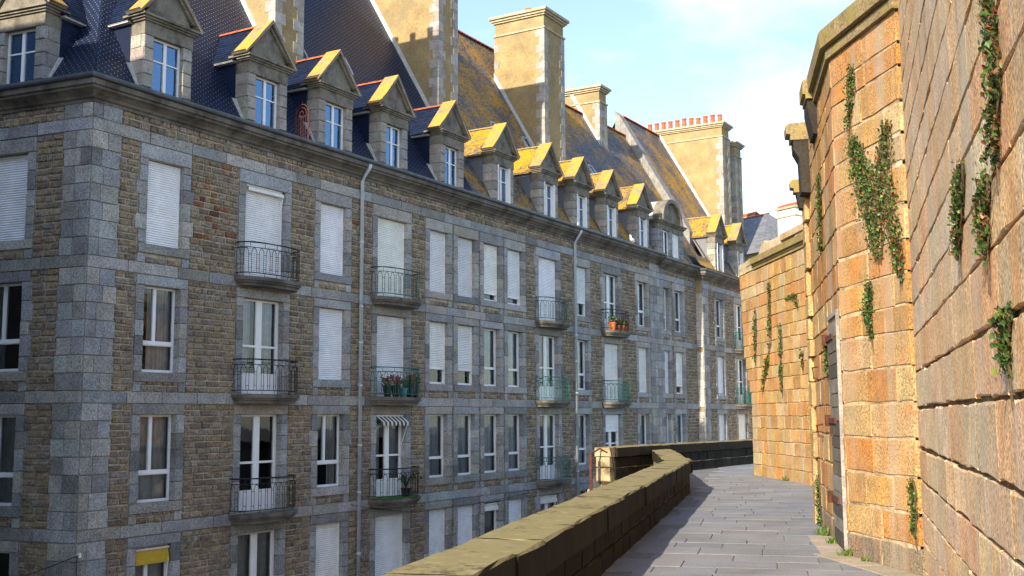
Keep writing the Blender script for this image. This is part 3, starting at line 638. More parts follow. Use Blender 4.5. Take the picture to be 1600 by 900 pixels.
# cornice and gutter run round the corner
RELL = FA.M.inverted() @ FL.M; pl = RELL @ Vector((-FLEFT, 0, 0))
plan = [(pl.x, pl.y), (0, 0), (A_END+.25, 0)]
sweep(CORN, plan).put('cornice', M_corn, BA, FA.M); sweep(GUTT, plan).put('gutter', M_gut, BA, FA.M)
# roof A: new slates to the first party wall, old lichened slates beyond
def deck(rootob, F, x0, x1, hip=False, top=ROOF[-1], mat=M_slate_blue, back=True):
    mb = MB(); pr = [p for p in ROOF[:-1]]+[top]
    for p, q in zip(pr, pr[1:]):
        a0 = x0+(HIP*max(0, p[0]) if hip else 0); a1 = x0+(HIP*max(0, q[0]) if hip else 0); dz = .03
        mb.quad((a0, p[0], p[1]-dz), (x1, p[0], p[1]-dz), (x1, q[0], q[1]-dz), (a1, q[0], q[1]-dz), (.5, .5, .5))
    if back: mb.quad((x0+(HIP*top[0] if hip else 0), top[0], top[1]-.03), (x1, top[0], top[1]-.03), (x1, 11.2, 9.5), (x0, 11.2, 9.5), (.5, .5, .5))
    return mb
P1S, P2S = 16.75, 25.05
mb = MB(); hk = MB(); slates(mb, ROOF, lambda o: (HIP*max(0, o)+.0, P1S), .095, .185, hk, .008, (.8, 1.2))
o = mb.put('slate_roof', M_slate, BA, FA.M); o['kind'] = 'stuff'
M_hook = plain('steel_hook', (.75, .77, .8), .3, .6, .6)
mb2 = MB(); hk2 = MB(); slates(mb2, ROOF, lambda o: (-FLEFT, -HIP*max(0, o)), .095, .185, hk2, .008, (.8, 1.2))
o2 = mb2.put('slate_roof', M_slate, BA, FL.M); o2['kind'] = 'stuff'
h1 = hk.put('slate_hooks', M_hook, o, FA.M); h1['kind'] = 'stuff'; h2 = hk2.put('slate_hooks', M_hook, o2, FL.M); h2['kind'] = 'stuff'
deck(BA, FA, 0, A_END, True).put('roof_deck', M_dark, BA, FA.M)
mbl = MB()
for p, q in zip(ROOF, ROOF[1:]): mbl.quad((-FLEFT, p[0], p[1]-.03), (-HIP*max(0, p[0]), p[0], p[1]-.03), (-HIP*max(0, q[0]), q[0], q[1]-.03), (-FLEFT, q[0], q[1]-.03))
mbl.put('roof_deck', M_dark, BA, FL.M)
LOWTOP = (4.8, roof_z(4.8)); ROOFLOW = ROOF[:-1]+[LOWTOP]
mb = MB(); slates(mb, ROOF, lambda o: (P1S+1.3 if o > 2.2 else P1S, 27.2), .12, .2, None, .016, (.6, 1.4)); o = mb.put('slate_roof', M_slate_old, BA, FA.M); o['kind'] = 'stuff'
mb = MB(); slates(mb, ROOFLOW, lambda o: (27.2, A_END), .12, .2, None, .016, (.6, 1.4)); o = mb.put('slate_roof', M_slate_old, BA, FA.M); o['kind'] = 'stuff'
ridge(BA, FA, ((P1S+1.3, 5.6, 19.15), (27.2, 5.6, 19.15))); ridge(BA, FA, ((27.2, 4.8, LOWTOP[1]+.05), (A_END, 4.8, LOWTOP[1]+.05))); ridge(BA, FA, ((HIP*5.6, 5.6, 19.15), (P1S, 5.6, 19.15)))
chimney(BA, FA, 7.72, 9.0, 1.6, 7.2, 19.75, 7); chimney(BA, FA, P1S, 18.05, 1.75, 7.0, 19.75, 0); chimney(BA, FA, P2S, 26.95, 1.75, 4.35, 19.85, potspec=[(26.2, 3.2)])
for (x, o) in ((9.6, 2.0), (12.0, 2.25), (22.0, 2.25), (24.6, 2.2), (27.7, 2.2), (31.0, 2.2)): skylight(BA, FA, x, o)
for k, (s_, old, cu, wj) in enumerate(((2.2, 0, 0, 0), (5.8, 0, 0, 0), (8.75, 0, 0, 0), (11.7, 0, 1, 0), (15.1, 0, 1, 0), (18.6, 1, 1, 1), (22.2, 1, 1, 1), (25.1, 1, 1, 1), (28.05, 1, 1, 1), (31.55, 1, 1, 1))):
    dormer(BA, FA, s_, old, 1.55 if k < 3 else 1.45, cu, wj)
dormer(BA, FL, -2.4, 0, 1.6, 0)
downpipe(BA, FA, 9.92, -7.2); downpipe(BA, FA, 24.22, -7.2)
IR = [M_iron, M_iron, M_iron, M_ivory, M_green, M_iron, M_ivory, M_green, M_green, M_iron, M_green, M_green]
for k, (nm, a, b, t) in enumerate([c for c in COLS_A if c[3] == 'b']):
    for r in range(3): balcony(BA, FA, a-.40, b+.40, BANDS[r]+.27, IR[k*3+r])
# wrought-iron guard with spikes between two dormers
def guard():
    mb = MB(); s = 7.05; Z = 9.60
    for y in np.linspace(-.36, .06, 6): mb.tube([(s, y, Z), (s, y, Z+.72)], .011, 4)
    mb.tube([(s, -.40, Z), (s, -.40, Z+.75)]+[(s, -.15-.25*math.cos(t), Z+.75+.32*math.sin(t)) for t in np.linspace(.2, math.pi-.2, 9)]+[(s, .10, Z+.75), (s, .10, Z)], .016, 5)
    mb.tube([(s, -.15+(.20-.17*t/10)*math.cos(t), Z+.80+(.20-.17*t/10)*math.sin(t)) for t in np.linspace(0, 10, 34)], .015, 4)
    mb.tube([(s, -.40, Z+.72), (s, .1, Z+.72)], .014, 4)
    for z in np.linspace(Z+.05, Z+.75, 9): mb.tube([(s, -.40, z), (s+.03, -.50, z+.03)], .008, 3, r2=.001); mb.tube([(s, .10, z), (s+.03, .19, z+.03)], .008, 3, r2=.001)
    for t in np.linspace(.3, 2.8, 7): mb.tube([(s, -.15-.25*math.cos(t), Z+.75+.32*math.sin(t)), (s, -.15-.36*math.cos(t), Z+.75+.45*math.sin(t))], .008, 3, r2=.001)
    tag(mb.put('iron_guard', M_rust, BA, FA.M), 'rusty spiked iron guard with a spiral')
guard()
# small awnings on the building
def awning(a, b, z, drop, proj, mat, stripes=False, arm=True):
    mb = MB(); n = 14
    for k in range(n):
        x0, x1 = a+(b-a)*k/n, a+(b-a)*(k+1)/n; c = (.75, .75, .73) if (not stripes or k % 2) else (.05, .06, .06)
        mb.quad((x0, .10, z), (x1, .10, z), (x1, .10-proj, z-drop), (x0, .10-proj, z-drop), c)
        mb.quad((x0, .10-proj, z-drop), (x1, .10-proj, z-drop), (x1, .10-proj, z-drop-.10), ((x0+x1)/2, .10-proj, z-drop-.13), c) if stripes else mb.quad((x0, .10-proj, z-drop), (x1, .10-proj, z-drop), (x1, .10-proj, z-drop-.09), (x0, .10-proj, z-drop-.09), c)
    w = mb.put('awning', mat, BA, FA.M)
    ar = MB(); ar.tube([(a, .08, z+.02), (b, .08, z+.02)], .03, 6)
    if arm: ar.tube([(b-.03, .12, z-drop-.75), (b-.03, .10-proj, z-drop)], .012, 5)
    ar.put('awning_arm', M_white, w, FA.M)
awning(1.74, 2.76, -1.46, .24, .05, M_awn_y); awning(10.90, 12.35, 1.70, .18, .25, M_awn_s, True); awning(5.1, 6.5, 7.97, .05, .12, M_awn_s, False); awning(17.2, 18.2, -1.47, .12, .05, M_awn_s, False, False); awning(21.3, 22.7, -1.47, .14, .06, M_awn_s, False, False)

# ---- building B (same front, lower cornice) and building C (standing forward of it)
def shift(prof, dz): return [(p[0], p[1]+dz) for p in prof]
BBo = FA.w(A_END, 0, 0); BB = root('arched_dormer_house', 'narrow granite house with the round-arched double dormer beyond the long building', 'building', T(BBo.x, BBo.y, STREET))
C0 = 38.3; COLS_B = [('M', 33.60, 34.55, 'n'), ('N', 35.30, 36.40, 'n')]
r3, b3, op3 = facade(BB, FA, A_END+.01, C0, COLS_B, True, False)
lay(K_ash, ashlar_items(FA, r3), BB); lay(K_brick, b3, BB, 0); fill(BB, FA, op3); body(BB, FA, A_END+.01, C0)
sweep(shift(CORN, -.12), [(A_END+.26, 0), (C0, 0)]).put('cornice', M_corn, BB, FA.M); sweep(shift(GUTT, -.12), [(A_END+.26, 0), (C0+.1, 0)]).put('gutter', M_gut, BB, FA.M)
mb = MB(); slates(mb, ROOFLOW, lambda o: (A_END, C0+2.0 if o > .4 else C0), .12, .2, None, .016, (.6, 1.4)); o = mb.put('slate_roof', M_slate_old, BB, FA.M); o['kind'] = 'stuff'
deck(BB, FA, A_END, C0+2, top=LOWTOP).put('roof_deck', M_dark, BB, FA.M); ridge(BB, FA, ((A_END, 4.8, LOWTOP[1]+.05), (C0+2, 4.8, LOWTOP[1]+.05)))
chimney(BB, FA, 34.7, 35.6, 3.75, 7.2, 19.15, 0)
def arch_dormer(rootob, F, sc):
    G = Frame(0, 0, 0); G.M = F.M @ T(sc, 0, 0); hw = 1.62
    mb = MB(); mb.box(-hw, hw, -.01, .6, 10.95, 11.2)
    for (z0, z1, p) in ((11.2, 11.26, .06), (11.26, 11.33, .12), (11.33, 11.40, .18)): mb.box(-hw-p, hw+p, -p, .7, z0, z1)
    d = mb.put('dormer', M_tymp, rootob, G.M)
    for x0, x1 in ((-hw, -1.18), (-.2, .2), (1.18, hw)):
        for k in range(5):
            z0 = 9.35+(10.95-9.35)*k/5; put('dormer_stone', random.choice(K_dor.me), None, d, G.M @ T((x0+x1)/2, .25, z0+.16) @ S(x1-x0-.004, .5, .312), jit((.26, .27, .29), .12))
    n = 16; R = 1.22
    arcp = lambda r, z0=11.40: [(-r*math.cos(math.pi*k/n), z0+r*.92*math.sin(math.pi*k/n)) for k in range(n+1)]
    g = MB(); g.prism(arcp(1.10), .05, .4); g.put('pediment', M_tymp, d, G.M)
    c = MB(); o_, i_ = arcp(1.30), arcp(1.10)
    for k in range(n): c.prism([i_[k], o_[k], o_[k+1], i_[k+1]], -.14, .45)
    c.put('arch_coping', M_tymp, d, G.M)
    rf = MB(); oo = arcp(1.29)
    for k in range(n):
        j = lambda: random.uniform(.7, 1.2)
        for q in range(9):
            y0, y1 = .45+q*.2, .45+(q+1)*.2-.006; cc = j(); rf.quad((oo[k][0], y0, oo[k][1]+.012), (oo[k][0], y1, oo[k][1]+.012), (oo[k+1][0], y1, oo[k+1][1]), (oo[k+1][0], y0, oo[k+1][1]), (cc, cc, cc))
    rf.put('dormer_roof', M_lead, d, G.M)['kind'] = 'stuff'
    for a, b, sh in ((-1.18, -.2, 0), (.2, 1.18, 1)):
        w = MB(); f = .06
        for q in ((a, a+f, 9.4, 10.95), (b-f, b, 9.4, 10.95), (a+f, b-f, 9.4, 9.5), (a+f, b-f, 10.89, 10.95), ((a+b)/2-.05, (a+b)/2+.05, 9.5, 10.89)): w.box(q[0], q[1], .10, .18, q[2], q[3])
        w.put('window_frame', M_white, d, G.M); MB().quad((a+f, .14, 9.5), (b-f, .14, 9.5), (b-f, .14, 10.89), (a+f, .14, 10.89)).put('pane', M_glass if not sh else M_white, d, G.M)
    sd = MB()
    for sg in (-1, 1): sd.prism([(.4, 9.9), (.4, 11.2), (1.2, 11.2)], sg*hw-.03, sg*hw+.0, axis='x')
    sd.put('slate_cheek', M_slate_blue, d, G.M); MB().quad((-hw+.1, .75, 9.35), (hw-.1, .75, 9.35), (hw-.1, .75, 11), (-hw+.1, .75, 11)).put('interior', M_curt, d, G.M)
arch_dormer(BB, FA, 35.05)
BCo = FA.w(C0, -.35, 0); BC = root('projecting_house', 'granite house standing forward of its neighbour, beside the big gable chimney with red pots', 'building', T(BCo.x, BCo.y, STREET))
C1 = 47.6; COLS_C = [('O', 40.35, 41.45, 'w'), ('P', 43.45, 45.0, 'b')]
r4, b4, op4 = facade(BC, FCc, C0, C1, COLS_C, True, False)
lay(K_ash, ashlar_items(FCc, r4), BC); lay(K_brick, b4, BC, 0); fill(BC, FCc, op4); body(BC, FCc, C0, C1)
ret = []                                                            # lit return of the projecting quoin
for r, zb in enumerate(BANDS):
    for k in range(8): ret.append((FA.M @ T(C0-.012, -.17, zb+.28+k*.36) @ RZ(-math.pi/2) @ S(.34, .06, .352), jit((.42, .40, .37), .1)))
lay(K_ash, ret, BC, 0, name='quoin_return')
plc = [(C0, .35), (C0, 0), (C1, 0)]
sweep(shift(CORN, -.22), plc).put('cornice', M_corn, BC, FCc.M); sweep(shift(GUTT, -.22), plc).put('gutter', M_gut, BC, FCc.M)
mb = MB(); slates(mb, [(p[0]+.0, p[1]) for p in ROOF], lambda o: (C0+2.0 if o > .4 else C0, 46.2), .12, .2, None, .016, (.6, 1.4)); o = mb.put('slate_roof', M_slate_old, BC, FCc.M); o['kind'] = 'stuff'
deck(BC, FCc, C0+2, C1).put('roof_deck', M_dark, BC, FCc.M); ridge(BC, FCc, ((C0+2.6, 5.6, 19.15), (46.2, 5.6, 19.15)))
vg = MB()
for k in range(13):                                                 # stone verge of the party wall
    a, b = 1.3+k*.34, 1.3+(k+1)*.34-.01; j = random.uniform(-.02, .02)
    vg.prism([(a, roof_z(a)-2.6), (b, roof_z(b)-2.6), (b, roof_z(b)+.16+j), (a, roof_z(a)+.16+j)], C0+1.75, C0+2.55, axis='x')
vg.put('verge_stones', M_cop_yel if False else masonry('verge_granite', (.24, .24, .235), fine=25, mott=3, speck=.3), BC, FCc.M)
chimney(BC, FCc, 46.2, 47.5, 1.45, 6.8, 19.45, 11); chimney(BC, FCc, 49.2, 50.4, 1.7, 3.2, 18.9, 0, zbase=STREET, flash=False); skylight(BC, FCc, 44.9, 1.9)
dormer(BC, FCc, 41.2, 1, 1.45, 1, 1); dormer(BC, FCc, 44.6, 1, 1.45, 1, 1)
for r in range(2):
    w = balcony(BC, FCc, 43.1, 45.4, BANDS[r]+.27, M_green); sc = MB(); sc.quad((43.55, -.53, BANDS[r]+.36), (44.95, -.53, BANDS[r]+.36), (44.95, -.53, BANDS[r]+1.0), (43.55, -.53, BANDS[r]+1.0)); sc.put('screen', M_teal, w, FCc.M)

# ------------------------------------------------------------------ ground, walkway, rampart walls
g = MB(); g.quad((-900, -600, STREET), (900, -600, STREET), (900, 1800, STREET), (-900, 1800, STREET)); tag(g.put('street_ground', M_street), 'street level far below the rampart', None, None, 'structure')
def dirv(az): return Vector((math.sin(rad(az)), math.cos(rad(az))))
P1a = Vector((-3.29, -6.0)); P1b = Vector((3.85, 24.2)); P2b = Vector((4.65, 33.0)); P3a = Vector((2.65, 29.9)); P3d = dirv(33); P3b = P3a+P3d*17
def fr2(a, b): d = b-a; return Frame(a.x, a.y, math.atan2(d.y, d.x)), d.length
FP1, LP1 = fr2(P1a, P1b); FP2, LP2 = fr2(P1b, P2b); FP3, LP3 = fr2(P3a, P3b)
WPAR = .50
outer = lambda F, x: F.w(x, WPAR+.04, 0)
poly = [outer(FP1, 0), outer(FP1, LP1), outer(FP2, LP2-1.2), outer(FP3, -.1), outer(FP3, LP3), Vector((40, 60, 0)), Vector((40, -6, 0))]
g = MB(); g.prism([(p.x, p.y) for p in poly], STREET, -.012, axis='z'); WALK = tag(g.put('walkway', masonry('paving_joint', (.155, .16, .175), fine=40, mott=2, mott_a=.3, speck=.3)), 'paved rampart walk curving away between parapet and stone walls', None, None, 'structure')
E3 = Vector((4.78, 17.56)); C2 = Vector((3.99, 13.33)); C1_ = Vector((4.21, 11.63)); W4a = Vector((6.8, 31.44)); W4b = Vector((7.19, 26.2))
FW1 = Frame(4.25, 11.63, rad(-106.7)); FW2, LW2 = fr2(C2, C1_); FW3, LW3 = fr2(E3, C2); FW4, _ = fr2(W4a, W4b); LW4 = 13.0
# paving slabs in rows across the walk
def right_edge(y):
    if y < 11.63: return 4.25-(11.63-y)*math.tan(rad(16.7))
    if y < 13.33: return C1_.x+(C2.x-C1_.x)*(y-11.63)/1.7
    if y < 17.56: return C2.x+(E3.x-C2.x)*(y-13.33)/4.23
    if y < 31.4: return 7.6
    return 14
items = []; C_pav = [(.19, .205, .24), (.20, .212, .242), (.18, .195, .23), (.205, .213, .237), (.195, .203, .225)]
xx = 0.0
FPV = Frame(P1a.x, P1a.y, math.atan2((P1b-P1a).y, (P1b-P1a).x))
while xx < 52:
    d = random.uniform(.48, .72); y = .08-random.uniform(0, .5)
    lim = -5.5 if xx < 24 else -13
    while y > lim:
        w = random.uniform(.5, 1.1); c = FPV.w(xx+d/2, y-w/2, 0)
        inside = c.x < right_edge(c.y)+.35 and c.y > 1.5
        rel = FP3.M.inverted() @ Vector((c.x, c.y, 0)); rel2 = FP2.M.inverted() @ Vector((c.x, c.y, 0))
        if c.y > 24 and (rel2.y > .3 and rel.x < 3): inside = False
        if rel.y > .3: inside = False
        if inside:
            M = FPV.M @ T(xx+d/2, y-w/2, -.05+random.uniform(-.0025, .0025)) @ RX(-math.pi/2) @ S(d-.006, .10, w-.006)
            items.append((M, jit(random.choice(C_pav), .07, .015)))
        y -= w
    xx += d
lay(K_pav, items, WALK, 300)

def coursed(F, xf0, xf1, zs, lo, hi, cols, depth=.22, proudj=.006, gx=.005, gz=.008, holes=(), slant=0):
    out = []
    for z0, z1 in zip(zs, zs[1:]):
        zm = (z0+z1)/2; a = xf0(zm) if callable(xf0) else xf0; b = xf1(zm) if callable(xf1) else xf1
        segs = [(a, b)]
        for (h0, h1, hz0, hz1) in holes:
            if hz0 < zm < hz1: segs = [s for (p, q) in segs for s in ((p, min(q, h0)), (max(p, h1), q)) if s[1]-s[0] > .05]
        for p, q in segs:
            xs = split(p, q, lo, hi)
            for u, v in zip(xs, xs[1:]):
                pr = random.uniform(0, proudj); gg = gz*random.choice([.3, .5, .8, 1.2, 1.8, 2.8])
                out.append((F.M @ T((u+v)/2, depth/2-pr, zm) @ RY(random.uniform(-.007, .007)) @ S(v-u-gx*random.uniform(.3, 1.6), depth, z1-z0-gg), jit(random.choice(cols), .13, .05)))
    return out
M_joint1 = masonry('dark_mortar', (.17, .115, .065), fine=50, mott=2, mott_a=.6, speck=.5, bumps=1, bdist=.02, stain=((.42, .33, .22), 2.2, .56, .8), stain2=((.03, .02, .012), 1.3, .50, .9))
# W1: the tall wall close on the right
zs1 = [-.25, .05, .36, .66, .97, 1.31, 1.73, 2.10, 2.47, 2.80, 3.15, 3.48, 3.84, 4.18, 4.55, 4.9, 5.25, 5.62, 6.0, 6.35, 6.7, 7.05, 7.4]
TW = root('tall_stone_wall', 'tall rough orange granite wall rising close on the right side', 'wall', T(4.25, 11.63, 0))
m = MB(); m.box(-.6, 14, .030, 1.4, -.5, 7.38); m.put('wall_core', M_joint1, TW, FW1.M)
lay(K_ram1, coursed(FW1, 0, 13.2, zs1, .6, 1.35, [(.60, .425, .25), (.64, .45, .26), (.58, .42, .27), (.63, .41, .23), (.60, .37, .19), (.61, .47, .32)], .24, .0, .0, .013), TW)
# W2 + W3: the guardhouse corner with its plank door
zs2 = [-.15, .28, .62, 1.0, 1.40, 1.79, 2.17, 2.55, 2.83, 3.18, 3.52, 3.92, 4.36, 4.70, 5.04, 5.45, 5.70, 6.07]
GH = root('stone_guardhouse', 'sunlit orange granite guardhouse corner with moulded coping and a weathered plank door', 'guardhouse', T(C2.x, C2.y, 0))
DH = (2.92, 4.16, -1, 2.95)
cw2 = [(.38, .205, .068), (.35, .20, .075), (.42, .24, .085), (.35, .22, .10), (.39, .175, .05), (.38, .27, .14), (.43, .28, .125), (.32, .17, .06)]
it2 = coursed(FW2, 0, LW2+.02, zs2, .5, .95, cw2, .25, .007, .014, .016)+coursed(FW3, .0, LW3, zs2, .45, .9, cw2, .25, .008, holes=[DH])
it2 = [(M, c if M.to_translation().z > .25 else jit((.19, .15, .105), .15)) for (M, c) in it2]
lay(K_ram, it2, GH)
m = MB(); pw = [C1_, C2, E3, E3+Vector((2.2, .2)), Vector((7.5, 11.0))]
cen = sum(pw, Vector((0, 0)))/len(pw)
# solid core, kept 4 cm behind the faces, with the door recess cut as its own pieces
def core_quad(F, x0, x1, z0, z1, o): m.quad((F.w(x0, o, z0)), F.w(x1, o, z0), F.w(x1, o, z1), F.w(x0, o, z1))
core_quad(FW2, 0, LW2, -.3, 6.2, .008); core_quad(FW3, 0, DH[0], -.3, 6.2, .018); core_quad(FW3, DH[1], LW3, -.3, 6.2, .018); core_quad(FW3, DH[0], DH[1], 2.95, 6.2, .018)
core_quad(FW3, DH[0]-.3, DH[1]+.3, -.3, 3.1, .40)
for q in ((FW3.w(0, .02, -.3), FW3.w(0, 2.4, -.3), FW3.w(0, 2.4, 6.2), FW3.w(0, .02, 6.2)), ): m.quad(*q)
m.quad(FW3.w(0, .05, 6.2), FW3.w(LW3, .05, 6.2), FW2.w(LW2, .05, 6.2), FW3.w(0, 2.4, 6.2)); m.put('wall_core', M_joint, GH)
# far corner stones of the guardhouse, standing slightly proud
for z0, z1 in zip(zs2, zs2[1:]):
    k = zs2.index(z0); w = .55 if k % 2 else .36
    put('quoin_stone', random.choice(K_ram.me), None, GH, FW3.M @ T(w/2-.03, .06, (z0+z1)/2) @ S(w, .26, z1-z0-.02), jit((.36, .25, .12), .15))
    put('quoin_stone', random.choice(K_ram.me), None, GH, FW3.M @ T(-.02, .25, (z0+z1)/2) @ RZ(-math.pi/2) @ S(.5, .1, z1-z0-.02), jit((.33, .235, .12), .15))
plan = [tuple(FW3.w(1.55, 0, 0).xy), tuple(C2), tuple(C1_+(C1_-C2).normalized()*.05)]
M_cope = masonry('coping_granite', (.235, .185, .10), fine=30, mott=3, mott_a=.3, speck=.5, bumps=.6, stain=((.26, .21, .06), 1.8, .45, .7), stain2=((.40, .36, .28), 7, .66, .6))
sweep([(-.3, 6.07), (.055, 6.07), (.055, 6.185), (.02, 6.19), (.02, 6.205), (.12, 6.21), (.13, 6.42), (.10, 6.455), (-.3, 6.49)], plan).put('coping', M_cope, GH)
def profile_block(x0, x1, prof, name='cornice_block'):
    b = MB(); b.prism([(-p[0]*.78, p[1]) for p in prof], x0, x1, axis='x'); b.put(name, M_cope, GH, FW3.M)
M_black = masonry('shade_black_granite', (.030, .026, .022), fine=30, mott=2, mott_a=.4, speck=.4, bumps=.5)  # near-black colour stands in for the deep shade beneath the cornice slabs
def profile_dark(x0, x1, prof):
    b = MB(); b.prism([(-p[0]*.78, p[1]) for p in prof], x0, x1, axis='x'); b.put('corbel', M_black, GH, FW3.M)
profile_block(1.85, 2.45, [(-.1, 6.12), (.20, 6.12), (.20, 6.18), (.25, 6.19), (.25, 6.38), (.20, 6.40), (-.1, 6.42)])
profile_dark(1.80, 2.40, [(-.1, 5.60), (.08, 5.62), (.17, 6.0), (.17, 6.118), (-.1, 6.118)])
profile_block(.55, .95, [(-.1, 5.90), (.36, 5.90), (.36, 5.99), (.44, 6.0), (.45, 6.12), (.38, 6.16), (-.1, 6.18)])
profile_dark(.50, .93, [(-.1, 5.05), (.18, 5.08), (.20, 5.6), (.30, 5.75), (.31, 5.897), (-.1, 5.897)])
profile_block(.05, .30, [(-.1, 5.20), (.27, 5.20), (.27, 5.27), (.34, 5.28), (.34, 5.38), (.28, 5.41), (-.1, 5.42)])
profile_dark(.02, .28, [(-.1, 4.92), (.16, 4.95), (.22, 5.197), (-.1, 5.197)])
# plank door
dr = MB(); dr.box(DH[0], DH[1], .0, .05, .02, 2.9); DOOR = tag(put('door', dr.mesh('door', M_wood), None, GH, FW3.M, (.10, .09, .085)), 'grey weathered plank door with rusty hinges')
z = .03
while z < 2.8:
    h = random.uniform(.15, .2); b = MB(); b.box(DH[0]+.03, DH[1]-.03, -.03+random.uniform(-.006, .006), .002, z, min(2.9, z+h-.012)); put('plank', b.mesh('plank', M_wood), None, DOOR, FW3.M, jit(random.choice([(.13, .115, .10), (.17, .155, .14), (.08, .07, .065), (.22, .20, .185)]), .15)); z += h
for zc in (.55, 1.55, 2.62):
    b = MB(); b.box(DH[0]-.12, DH[0]+.75, -.055, -.025, zc, zc+.07); b.box(DH[0]-.14, DH[0]-.02, -.09, .02, zc-.04, zc+.11); b.put('hinge', M_rust, DOOR, FW3.M)
b = MB(); b.box(DH[1]-.01, DH[1]+.02, -.045, .03, 0, 2.94); b.box(DH[0], DH[1]-.01, -.03, .03, 2.9, 2.95); put('door_frame', b.mesh('door_frame', M_wood), None, GH, FW3.M, (.30, .28, .26))
for (x, zc) in ((1.5, 1.35), (1.1, 2.2)): b = MB(); b.tube([(x, -.0, zc), (x, -.07, zc), (x, -.09, zc+.16), (x, -.0, zc+.18)], .018, 5); b.put('iron_hook', M_rust, GH, FW3.M)
# W4: the far wall beyond the guardhouse
BW = root('bastion_wall', 'far sunlit ochre granite wall with coping and trailing ivy, corbelled out at its left end', 'wall', T(W4a.x, W4a.y, 0))
zs4 = [-.1]+[.30+.335*k for k in range(17)]; zs4[-1] = 5.75
def w4x(z): return 0 if z < 2.1 else -.62*(z-2.1)/1.4 if z < 3.5 else -.62-.28*(z-3.5)/2.4
def w4r(z): return 6.4
it4 = coursed(FW4, w4x, w4r, zs4, .38, .85, [(.43, .265, .095), (.39, .24, .095), (.45, .29, .115), (.38, .215, .075), (.44, .33, .18), (.41, .205, .07)], .24, .008, .007, .008)
it4 += coursed(FW4, lambda z: -.9, lambda z: .62, [5.75, 5.92, 6.1], .4, .8, [(.45, .38, .24), (.5, .42, .27)], .4, .06)
lay(K_ram, it4, BW)
for z0, z1 in zip(zs4, zs4[1:]):                                    # end face of the wall
    x = w4x((z0+z1)/2); put('end_stone', random.choice(K_ram.me), None, BW, FW4.M @ T(x+.1, .45, (z0+z1)/2) @ RZ(-math.pi/2) @ S(.9, .24, z1-z0-.012), jit((.46, .33, .17), .12))
m = MB(); m.prism([(w4x(zz)+.08, zz) for zz in (-.3, 2.1, 3.5, 5.9)]+[(LW4, 5.9), (LW4, -.3)], .018, 1.6); m.put('wall_core', M_joint, BW, FW4.M)
b = MB(); b.prism([(.25, 5.75), (-.04, 5.75), (-.04, 5.82), (-.07, 5.83), (-.07, 5.87), (-.13, 5.89), (-.13, 6.06), (.25, 6.14)], .62, 8, axis='x'); b.put('coping', M_cope, BW, FW4.M)
TU = root('stone_turret', 'small stone box with a dark opening standing on top of the far wall', 'turret', FW4.M @ T(1.4, .7, 5.9))
b = MB(); b.box(.75, 2.05, .35, 1.5, 5.9, 6.52); b.box(3.1, 4.3, .35, 1.5, 5.9, 6.35); b.box(2.05, 3.1, 1.2, 1.5, 5.9, 6.35); put('turret_wall', b.mesh('turret_wall', M_ram_o), None, TU, FW4.M, (.56, .45, .33))
b = MB(); b.box(2.06, 4.4, .3, 1.55, 6.352, 6.52); put('lintel', b.mesh('lintel', M_ram_o), None, TU, FW4.M, (.44, .35, .22))
b = MB(); b.prism([(-.9, 6.0), (.74, 6.0), (.74, 6.5), (.45, 6.62), (.2, 6.5), (-.3, 6.15)], .35, .9); put('broken_merlon', b.mesh('broken_merlon', M_ram_o), None, TU, FW4.M, (.46, .40, .27))
# black drainpipe at the foot of the far wall's end
b = MB(); b.tube([(-.10, .15, .12), (-.10, .15, 1.1)], .05, 8); b.tube([(-.10, .15, .12), (-.02, .05, .04)], .05, 8); tag(b.put('drainpipe', M_ivory, None, FW4.M), 'short dark green drainpipe at the foot of the far wall', 'pipe')

# parapets
C_par = [(.012, .010, .0065), (.016, .013, .008), (.011, .009, .006), (.019, .0155, .009)]  # walk side: dark crust, deepened to near black with painted shade
def parapet(rt_, F, x0, x1, h=.70, th=.27, w=WPAR, cl=(.9, 1.5), zfoot=-.05, end=False):
    cop = []; body = []; xs = split(x0, x1, *cl)
    for a, b in zip(xs, xs[1:]):
        cop.append((F.M @ T((a+b)/2, w/2+random.uniform(-.012, .012), h-th/2+random.uniform(-.006, .006)) @ RX(-math.pi/2+random.uniform(-.008, .008)) @ S(b-a-.004, th, w+.10+random.uniform(-.015, .015)), jit(random.choice([(.016, .013, .0075), (.02, .016, .009), (.014, .0115, .007)]), .1)))  # coping sides carry the same painted shade; moss colours the tops
    zz = [zfoot, (h-th)*.48, h-th]
    for z0, z1 in zip(zz, zz[1:]):
        xs = split(x0, x1, .5, .95)
        for a, b in zip(xs, xs[1:]):
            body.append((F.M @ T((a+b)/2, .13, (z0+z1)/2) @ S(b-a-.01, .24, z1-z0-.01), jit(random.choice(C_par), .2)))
    for z0, z1 in ((-2.2, -1.4), (-1.4, -.6), (-.6, 0), (0, h-th)):
        xs = split(x0, x1, .7, 1.1)
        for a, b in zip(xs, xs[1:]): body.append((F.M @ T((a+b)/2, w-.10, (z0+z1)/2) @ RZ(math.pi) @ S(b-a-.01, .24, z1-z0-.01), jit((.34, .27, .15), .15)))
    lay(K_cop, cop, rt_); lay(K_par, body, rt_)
    m = MB(); m.box(x0, x1, .05, w-.05, -.4, h-th-.0); m.put('parapet_core', M_joint, rt_, F.M)
PA = root('parapet_wall', 'low mossy granite parapet with rounded coping running beside the walk', 'parapet', T(P1b.x, P1b.y, 0))
parapet(PA, FP1, 3.5, LP1, h=.70); parapet(PA, FP2, -.05, LP2-.3, h=.70)
PB = root('parapet_wall', 'far straight parapet of dark, shade-toned stone with a sunlit left end', 'parapet', T(P3a.x, P3a.y, 0))
parapet(PB, FP3, .22, LP3, h=.83, th=.26)
